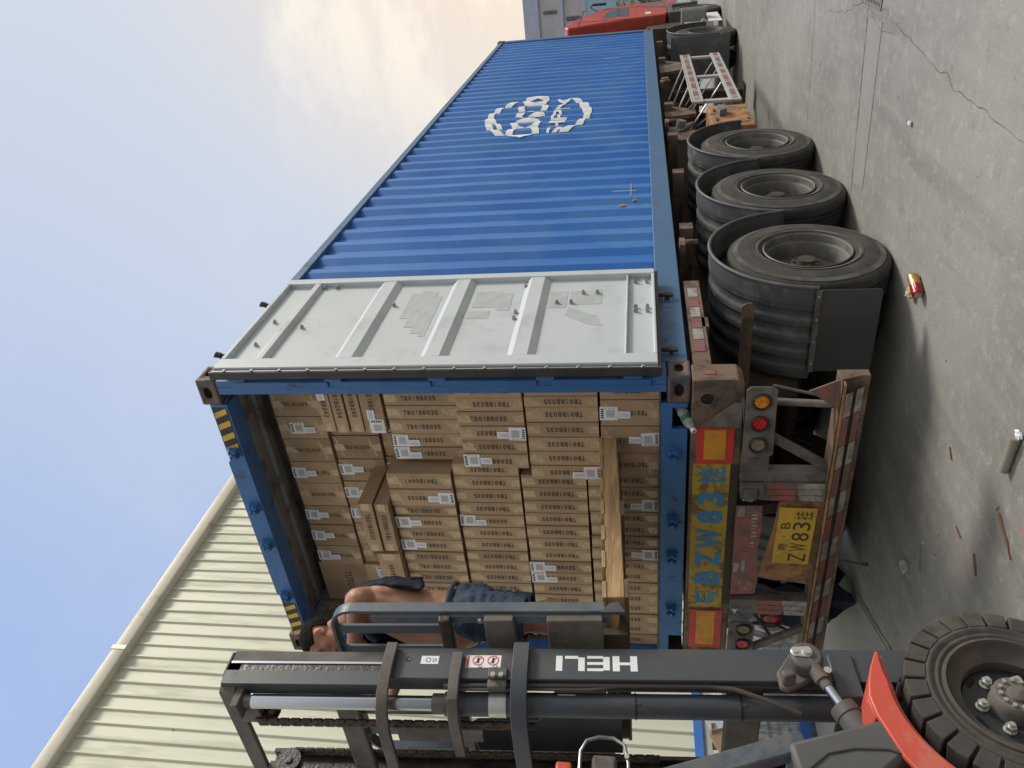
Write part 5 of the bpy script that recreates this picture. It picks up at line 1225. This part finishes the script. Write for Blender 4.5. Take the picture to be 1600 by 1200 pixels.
prof_b = [(1.00, -.01, .120, .155), (1.09, .0, .140, .168), (1.18, .030, .155, .165), (1.27, .040, .158, .160), (1.36, .036, .152, .162), (1.46, .018, .146, .170), (1.56, .0, .138, .180), (1.63, -.006, .120, .178), (1.68, -.012, .095, .160), (1.715, -.015, .07, .12)]
def axis_at(z):
    keys = [(1.0, pel), (1.25, wai), (1.46, che), (1.60, uch), (1.72, nck)]
    for (za, A1), (zb, B1) in zip(keys, keys[1:]):
        if z <= zb: t = max(0, (z - za) / (zb - za)); return Vector((A1.x + (B1.x - A1.x) * t, A1.y + (B1.y - A1.y) * t, z))
    return nck.copy()
for i in range(46):
    z_ = 1.00 + (1.715 - 1.00) * i / 45
    for (za, oa, ra, wa), (zb, ob, rb_, wb) in zip(prof_b, prof_b[1:]):
        if za <= z_ <= zb + 1e-6:
            t = (z_ - za) / (zb - za); ico(B, axis_at(z_) + F * (oa + (ob - oa) * t) + Vector((-.02, 0, 0)), (ra + (rb_ - ra) * t, wa + (wb - wa) * t, .045), M3b); break
for s_ in (1, -1): ico(B, uch + F * .075 + Lf * .075 * s_ + Vector((-.02, 0, -.06)), (.055, .075, .05), M3b); ico(B, uch - F * .06 + Lf * .09 * s_ + Vector((-.02, 0, -.03)), (.05, .065, .10), M3b)
HC = Vector((-.922, -1.085, 1.915)); Ff = Vector((-.36, -.93, 0)).normalized(); Lh = Vector((-Ff.y, Ff.x, 0)); tilt = R(20)
Fh = (Ff * math.cos(tilt) - Vector((0, 0, math.sin(tilt)))).normalized(); Uh = Fh.cross(Lh) if Fh.cross(Lh).z > 0 else Lh.cross(Fh)
M3h = Matrix((Fh, Lh, Uh)).transposed(); H = lambda x, y, z: HC + M3h @ (Vector((x, y, z)) * 1.01)
cone(B, nck - Vector((0, 0, .03)), H(-.028, 0, -.06), .062, .054)
cone(B, uch + Lf * .10 + Vector((0, 0, .07)), nck + Vector((0, 0, .02)), .045, .05); cone(B, uch - Lf * .10 + Vector((0, 0, .07)), nck + Vector((0, 0, .02)), .045, .05)
sl, sr_ = Vector((-.605, -1.105, 1.655)), Vector((-.885, -.865, 1.655))
el, hl = Vector((-.835, -1.165, 1.70)), Vector((-1.0, -1.205, 1.585))
er, hr = Vector((-1.05, -1.02, 1.50)), Vector((-1.215, -1.195, 1.56))
for a, bb, c_ in ((sl, el, hl), (sr_, er, hr)):
    cone(B, uch + (a - uch) * .55 + Vector((0, 0, .02)), a, .075, .066); cone(B, a, a.lerp(bb, .45), .062, .052); cone(B, a.lerp(bb, .45), bb, .052, .040); cone(B, bb, bb.lerp(c_, .35), .042, .043); cone(B, bb.lerp(c_, .35), c_, .043, .027)
# hands gripping the backrest bars
def hand(w, bx, side):
    axis = Vector((0, 0, 1)); d = Vector((bx[0] - w.x, bx[1] - w.y, 0)); d = d.normalized(); lat = d.cross(axis)
    ico(B, w + d * .035, (.022, .022, .042)); palm = w + d * .045
    for i, (dz, ln) in enumerate(((.033, .021), (.011, .024), (-.011, .022), (-.031, .018))):
        k0 = palm + axis * dz + lat * .018 * side; k1 = k0 + d * ln * 1.4 + lat * .004 * side; k2 = k1 + d * .008 - lat * .024 * side; k3 = k2 - d * .018 - lat * .012 * side
        cone(B, k0, k1, .0095, .009); cone(B, k1, k2, .009, .0085); cone(B, k2, k3, .0085, .007)
    t0 = w + axis * .03; t1 = t0 + d * .02 - lat * .022 * side + axis * .012; t2 = t1 + d * .026 - lat * .004 * side + axis * .008
    cone(B, t0, t1, .012, .011); cone(B, t1, t2, .011, .009)
hand(hl, (-1.0, -1.26), 1); hand(hr, (-1.225, -1.26), 1)
kl, al, tl = Vector((-.745, -1.06, .86)), Vector((-.835, -1.045, .515)), Vector((-.95, -1.16, .455))
kr, ar, tr_ = Vector((-.89, -.90, .86)), Vector((-.93, -.86, .525)), Vector((-1.03, -.97, .46))
for s_, hp, kn, an, to in ((1, pel + Lf * .085, kl, al, tl), (-1, pel - Lf * .085, kr, ar, tr_)):
    cone(B, hp, kn.lerp(hp, .4), .105, .088); cone(B, kn.lerp(hp, .4), kn, .088, .068); ico(B, kn + F * .012, (.066, .062, .066), M3b)
    cone(B, kn, kn.lerp(an, .35) - F * .012, .062, .064); cone(B, kn.lerp(an, .35) - F * .018, an + Vector((0, 0, .04)), .066, .040); cone(B, an + Vector((0, 0, .04)), an, .036, .038)
    cone(B, an - Vector((0, 0, .03)) - F * .03, an - Vector((0, 0, .035)), .036, .036); cone(B, an - Vector((0, 0, .025)), to, .036, .024)
    fl_ = (to - an); fl_.z = 0; fl_.normalize(); fs_ = Vector((-fl_.y, fl_.x, 0))
    for q in range(5): cone(B, to + fs_ * (.028 - q * .014), to + fs_ * (.030 - q * .015) + fl_ * (.034 - q * .004) - Vector((0, 0, .006)), .011 - q * .0008, .009 - q * .0006)
# head: cranium, face, jaw, nose, lips, ears
ico(B, H(-.012, 0, .030), (.098, .077, .088), M3h); ico(B, H(.026, 0, -.008), (.068, .064, .088), M3h); ico(B, H(.022, 0, -.052), (.066, .056, .050), M3h); ico(B, H(.054, 0, -.088), (.032, .032, .022), M3h)
for s_ in (1, -1):
    ico(B, H(.048, s_ * .032, -.018), (.034, .028, .034), M3h); ico(B, H(.080, s_ * .028, .026), (.014, .026, .009), M3h)
    for (ex, ez) in ((-.004, .012), (-.014, .004), (-.016, -.010), (-.010, -.024), (.002, -.030)): ico(B, H(ex, s_ * .083, ez), (.010, .007, .012), M3h)
    ico(B, H(-.004, s_ * .075, -.008), (.016, .008, .024), M3h)
cone(B, H(.088, 0, .020), H(.108, 0, -.018), .009, .013); ico(B, H(.108, 0, -.020), (.014, .013, .010), M3h)
for s_ in (1, -1): ico(B, H(.098, s_ * .012, -.024), (.010, .008, .007), M3h)
ico(B, H(.088, 0, -.052), (.014, .024, .0065), M3h); ico(B, H(.086, 0, -.064), (.013, .020, .0075), M3h)
fuse(B, 'body', 'skin', man, .0065, smooth=4)
# eyes, brows, lips
b = MB('ink')
for s_ in (1, -1):
    pts = [H(.097, s_ * .014, .032), H(.096, s_ * .030, .036), H(.080, s_ * .050, .030)]
    b.tube(pts, .0045, 6)
parts(b, 'eyebrow', man)
b = MB('ink')
for s_ in (1, -1): b.tube([H(.092, s_ * .016, .008), H(.091, s_ * .030, .010), H(.080, s_ * .045, .005)], .0040, 6)
parts(b, 'eyelid', man)
b = MB('splinter'); b.tube([H(.092, -.024, -.060), H(.101, 0, -.058), H(.092, .024, -.060)], .0045, 6); b.build('mouth', man)
Hb = bmesh.new(); ico(Hb, H(-.016, 0, .034), (.103, .082, .094), M3h, sub=5)
for v in list(Hb.verts):
    q = M3h.transposed() @ (v.co - HC); line = -.045 if q.x < -.03 else (-.045 + (q.x + .03) * .62 if q.x < .02 else -.012 + (q.x - .02) * 1.9)
    side_ear = abs(q.y) > .052 and q.x > -.04
    if q.z < line or (side_ear and q.z < .034): Hb.verts.remove(v)
    else: v.co += (v.co - HC).normalized() * (.003 * noise.noise(v.co * 45) + .002 * noise.noise(v.co * 160))
me = bpy.data.meshes.new('hair'); 
bmesh.ops.translate(Hb, verts=Hb.verts, vec=-Vector(man.location)); Hb.to_mesh(me); Hb.free(); me.materials.append(M['hair']); ho = bpy.data.objects.new('hair', me); scene.collection.objects.link(ho); ho.parent = man
for p in me.polygons: p.use_smooth = True
md = ho.modifiers.new('t', 'SOLIDIFY'); md.thickness = .005; md.offset = -1
# denim shorts
B = bmesh.new()
ico(B, pel + Vector((0, 0, .06)), (.155, .180, .10), M3b); ico(B, pel, (.155, .185, .12), M3b)
for s_, kn in ((1, kl), (-1, kr)):
    hp = pel + Lf * .085 * s_; hem = kn + Vector((0, 0, -.045)); cone(B, hp, hp.lerp(hem, .5), .130, .126); cone(B, hp.lerp(hem, .5), hem, .126, .116)
def folds(p):
    n1 = noise.noise(Vector((p.x * 14, p.y * 14, p.z * 7))); n2 = abs(noise.noise(Vector((p.x * 22 + 3, p.y * 22, p.z * 34)))); c = Vector((pel.x, pel.y, p.z)); d = (p - c); d.z = 0
    return p + d.normalized() * (.012 * n1 - .014 * n2) if d.length > .001 else p
def cutflat(bm, zt, zb):
    pass
o = fuse(B, 'denim_shorts', 'denim', man, .009, smooth=4, fn=folds)
bm = bmesh.new(); bm.from_mesh(o.data)
lz = Vector(man.location)
bmesh.ops.bisect_plane(bm, geom=bm.verts[:] + bm.edges[:] + bm.faces[:], plane_co=Vector((0, 0, 1.225)) - lz, plane_no=(.10, .05, 1), clear_outer=True)
bmesh.ops.bisect_plane(bm, geom=bm.verts[:] + bm.edges[:] + bm.faces[:], plane_co=Vector((0, 0, .825)) - lz, plane_no=(0, 0, -1), clear_outer=True)
bm.to_mesh(o.data); bm.free(); md = o.modifiers.new('t', 'SOLIDIFY'); md.thickness = .006; md.offset = -1
b = MB('denim'); b.tube([(pel.x + M3b.col[0].x * .140 * math.cos(q * .3307) + Lf.x * .172 * math.sin(q * .3307), pel.y + M3b.col[0].y * .150 * math.cos(q * .3307) + Lf.y * .172 * math.sin(q * .3307), 1.213) for q in range(20)], .013, 8); b.build('waistband', o)
# navy shirt rolled over the shoulders
B = bmesh.new()
for pth_, r0, r1 in (([(-.635, -.985, 1.36), (-.615, -.985, 1.48), (-.62, -.985, 1.60), (-.66, -.98, 1.70), (-.72, -.99, 1.750)], .014, .018),
                     ([(-.70, -.86, 1.40), (-.69, -.87, 1.58), (-.72, -.90, 1.71), (-.76, -.93, 1.75)], .014, .018),
                     ([(-.645, -.957, 1.362), (-.628, -.957, 1.49), (-.637, -.957, 1.61), (-.68, -.965, 1.715), (-.71, -.97, 1.745)], .014, .018),
                     ([(-.68, -.895, 1.385), (-.668, -.90, 1.54), (-.688, -.915, 1.66), (-.73, -.94, 1.745)], .014, .018),
                     ([(-.66, -.93, 1.37), (-.645, -.93, 1.5), (-.655, -.93, 1.62), (-.70, -.95, 1.73)], .014, .018),
                     ([(-.70, -.99, 1.755), (-.80, -1.07, 1.745), (-.905, -1.13, 1.68), (-.94, -1.13, 1.60), (-.945, -1.12, 1.50)], .03, .034),
                     ([(-.74, -.93, 1.76), (-.86, -.97, 1.745), (-.955, -1.03, 1.66), (-.97, -1.05, 1.56), (-.965, -1.05, 1.50)], .03, .036),
                     ([(-.95, -1.13, 1.62), (-.965, -1.07, 1.60), (-.975, -1.03, 1.58)], .032, .032)):
    for i in range(len(pth_) - 1): cone(B, pth_[i], pth_[i + 1], r0 + (r1 - r0) * i / 4, r0 + (r1 - r0) * (i + 1) / 4)
fuse(B, 'navy_shirt', 'navy', man, .008, smooth=10, fn=lambda p: p + Vector((noise.noise(p * 26), noise.noise(p * 26 + Vector((5, 0, 0))), 0)) * .008)

# ================================================================== LITTER and small things
def put_thing(o, label, cat, group=None): return tag(o, label, cat, group)
c = thing('drink_can', (.09, .87, G), 'red and gold drink can lying on the concrete beside the rear tyre', 'can')
ax_ = Vector((-.36, -.93, 0)).normalized(); c0 = Vector((.085, .985, G + .036))
b = MB('can_gold'); b.cyl(c0, c0 + ax_ * .075, .034, 28); b.use('steel'); b.cyl(c0 - ax_ * .012, c0, .026, 28, r2=.034); b.build('can_top', c)
b = MB('can_red'); b.cyl(c0 + ax_ * .075, c0 + ax_ * .142, .034, 28); b.cyl(c0 + ax_ * .142, c0 + ax_ * .152, .034, 28, r2=.027); b.use('steel'); b.lathe([(0, .0)], (0, 0, 0)) if False else b.cyl(c0 + ax_ * .150, c0 + ax_ * .1522, .024, 24); b.build('can_body', c)
sd2 = Vector((0, 0, 1)).cross(ax_).normalized(); upn = (Vector((0, 0, .6)) + Vector((.6, -.5, 0)) ).normalized()
b = MB('label'); b.obox(c0 + ax_ * .03 + upn * .0325, c0 + ax_ * .105 + upn * .0325, .018, .004, up=upn); b.build('can_print', c)
def scrap(name, loc, r, m_, label, cat, seed=1, flat=.5, sub=3):
    B = bmesh.new(); g = bmesh.ops.create_icosphere(B, subdivisions=sub, radius=1.0)['verts']
    for v in g:
        n = noise.noise(v.co * 2.1 + Vector((seed * 7, 0, 0))) + .6 * noise.noise(v.co * 5.3 + Vector((0, seed * 5, 0)))
        v.co = Vector((v.co.x * r[0], v.co.y * r[1], v.co.z * r[2])) * (1 + .55 * n)
    mz = min(v.co.z for v in B.verts)
    for v in B.verts: v.co.z -= mz
    me = bpy.data.meshes.new(name); B.to_mesh(me); B.free(); me.materials.append(M[m_]); o = bpy.data.objects.new(name, me); scene.collection.objects.link(o); o.location = loc
    return tag(o, label, cat)
scrap('crumpled_paper', (-.03, 1.0, G), (.034, .040, .024), 'tissue', 'crumpled cream paper scrap lying right beside the drink can', 'paper scrap', 2)
scrap('paper_scrap', (.848, 1.597, G), (.014, .024, .010), 'paper', 'small white scrap alone on the open concrete', 'paper scrap', 3)
scrap('paper_scrap', (.025, -.555, G), (.016, .026, .010), 'paper', 'white scrap at the end of the grey paper tube', 'paper scrap', 5)
scrap('paper_scrap', (-1.18, -.98, G), (.03, .02, .02), 'paper', 'white and brown scrap between the mast foot and the forklift tyre', 'paper scrap', 8)
b = MB('tube'); b.cyl((-.19, -.545, G + .022), (.005, -.56, G + .022), .022, 14); b.cyl((-.04, -.558, G + .0225), (.01, -.56, G + .0225), .0235, 14); put_thing(b.build('paper_tube'), 'grey paper tube lying on the ground with white scrap at one end', 'paper tube')
b = MB('bottle'); b.lathe([(.0, .0001), (.0, .038), (.012, .044), (.03, .045), (.032, .041), (.014, .039), (.004, .034), (.004, .0001)], (-1.604, .233, G), 2, 28); put_thing(b.build('clear_lid'), 'round clear plastic lid on the ground behind the bumper', 'plastic lid')
def chip(p, q, w, label, m_='splinter', h=.008):
    b = MB(m_); p, q = Vector((*p, G)), Vector((*q, G)); d = (q - p).normalized(); n = Vector((-d.y, d.x, 0)); n5 = 6; T = []; rn = random.Random(int(p.x * 1000))
    L_ = [p.lerp(q, i / n5) + n * w * (.2 + rn.random() * .8) * (1 - abs(i / n5 - .5) * 1.2) for i in range(n5 + 1)]; R2 = [p.lerp(q, i / n5) - n * w * (.2 + rn.random() * .8) * (1 - abs(i / n5 - .5) * 1.2) for i in range(n5 + 1)]
    b.prism([(v.x, v.y) for v in L_ + R2[::-1]], 2, G + .001, G + h)
    put_thing(b.build('wood_chip'), label, 'wood chip', 'wood chips scattered on the concrete')
chip((-1.31, .11), (-1.45, .04), .022, 'yellowish wood chip next to the clear plastic lid', 'tube')
chip((-.79, -.47), (-.87, -.55), .020, 'short split brown chip in the middle of the yard')
chip((-.42, -.58), (-.52, -.78), .024, 'long brown wood sliver near the bottom of the yard')
chip((-.51, .06), (-.555, .0), .009, 'small red brown chip alone below the bumper end')
chip((-.825, -.23), (-.835, -.31), .009, 'tiny dark chip between the lid and the long sliver')
chip((-.43, -.52), (-.40, -.56), .012, 'small tan flake near the pink strip', 'tube')
b = MB('pink'); b.prism([(-.20, -.775), (-.17, -.80), (-.335, -.835), (-.345, -.805)], 2, G + .001, G + .012); put_thing(b.build('plastic_strip'), 'pinkish red strip lying at the edge of the yard near the forklift tyre', 'plastic strip')
rn = random.Random(21); b = MB('tube')
for k in range(150):
    x, y = rn.uniform(-2.2, 2.5), rn.uniform(-1.2, 5.5); s_ = rn.uniform(.002, .006); b.X = Matrix.Translation((x, y, G)) @ Matrix.Rotation(rn.random() * 3, 4, 'Z'); b.use(rn.choice(['tube', 'splinter', 'paper', 'crack', 'crack'])); b.box(-s_, s_, -s_ * .6, s_ * .6, .0, s_ * .5)
b.X = Matrix.Identity(4); o = b.build('gravel'); tag(o, 'loose grit and crumbs scattered over the concrete yard', 'grit', kind='stuff')
# water bottle stuffed in the sill pocket
bt = thing('plastic_bottle', (-.24, -.02, .03), 'crumpled clear water bottle with green label stuck in the sill pocket', 'bottle')
Xb = Matrix.Translation((-.235, .06, .045)) @ Matrix.Rotation(R(112), 4, 'X') @ Matrix.Rotation(R(-14), 4, 'Y')
b = MB('bottle'); b.X = Xb; b.lathe([(0, .0001), (0, .027), (.01, .032), (.04, .029), (.055, .032), (.07, .028), (.09, .032), (.12, .031), (.15, .022), (.17, .013), (.185, .012)], (0, 0, 0), 2, 20); b.build('bottle_body', bt)
b = MB('bottle_label'); b.X = Xb; b.lathe([(.085, .0325), (.118, .0322)], (0, 0, 0), 2, 20); b.build('paper_band', bt)
b = MB('label'); b.X = Xb; b.cyl((0, 0, .178), (0, 0, .196), .0155, 20); b.use('bottle_label'); b.cyl((0, 0, .196), (0, 0, .1966), .009, 14); b.build('cap', bt)
# goods seen through the mast, by the warehouse wall
wg = thing('wrapped_goods', (-5.6, 1.2, G), 'stack of goods in clear stretch film by the warehouse wall, seen through the mast', 'wrapped goods')
B = bmesh.new(); bmesh.ops.create_cube(B, size=1.0)
bmesh.ops.subdivide_edges(B, edges=B.edges[:], cuts=18, use_grid_fill=True)
for v in B.verts:
    p = Vector((v.co.x * 1.5 - 5.7, v.co.y * 2.4 + 1.3, v.co.z * .85 + G + .44)); p += v.co.normalized() * (.05 * noise.noise(p * 3) + .03 * abs(noise.noise(Vector((p.x * 3, p.y * 3, p.z * 16))))); v.co = p - Vector(wg.location)
me = bpy.data.meshes.new('film_cover'); B.to_mesh(me); B.free(); me.materials.append(M['plaster_film']); o = bpy.data.objects.new('film_cover', me); scene.collection.objects.link(o); o.parent = wg
b = MB('base_blue'); b.box(-4.93, -4.90, 1.0, 1.5, G + .05, G + .15); b.build('blue_strap', wg)
b = MB('kraft'); b.prism([(1.0, -.52), (1.25, -.40), (1.52, -.44), (1.40, -.70), (1.1, -.80)], 0, -5.1, -5.08); b.obox((-5.09, 1.25, -.42), (-5.3, 1.4, -.62), .25, .006); b.use('paper'); b.prism([(1.3, -.42), (1.42, -.36), (1.45, -.52), (1.36, -.60)], 0, -5.07, -5.06)
put_thing(b.build('torn_cardboard'), 'torn folded cardboard on top of the film wrapped goods', 'cardboard')
# black sack and film bundle seen under the tail, beyond the trailer
scrap('black_sack', (-2.75, 1.05, G), (.22, .25, .35), 'navy', 'black plastic sack on the ground beyond the trailer tail', 'sack', 4)
scrap('film_bundle', (-3.15, 1.5, G), (.35, .5, .55), 'plaster_film', 'crumpled bundle of clear film beyond the trailer tail', 'film bundle', 6, sub=4)
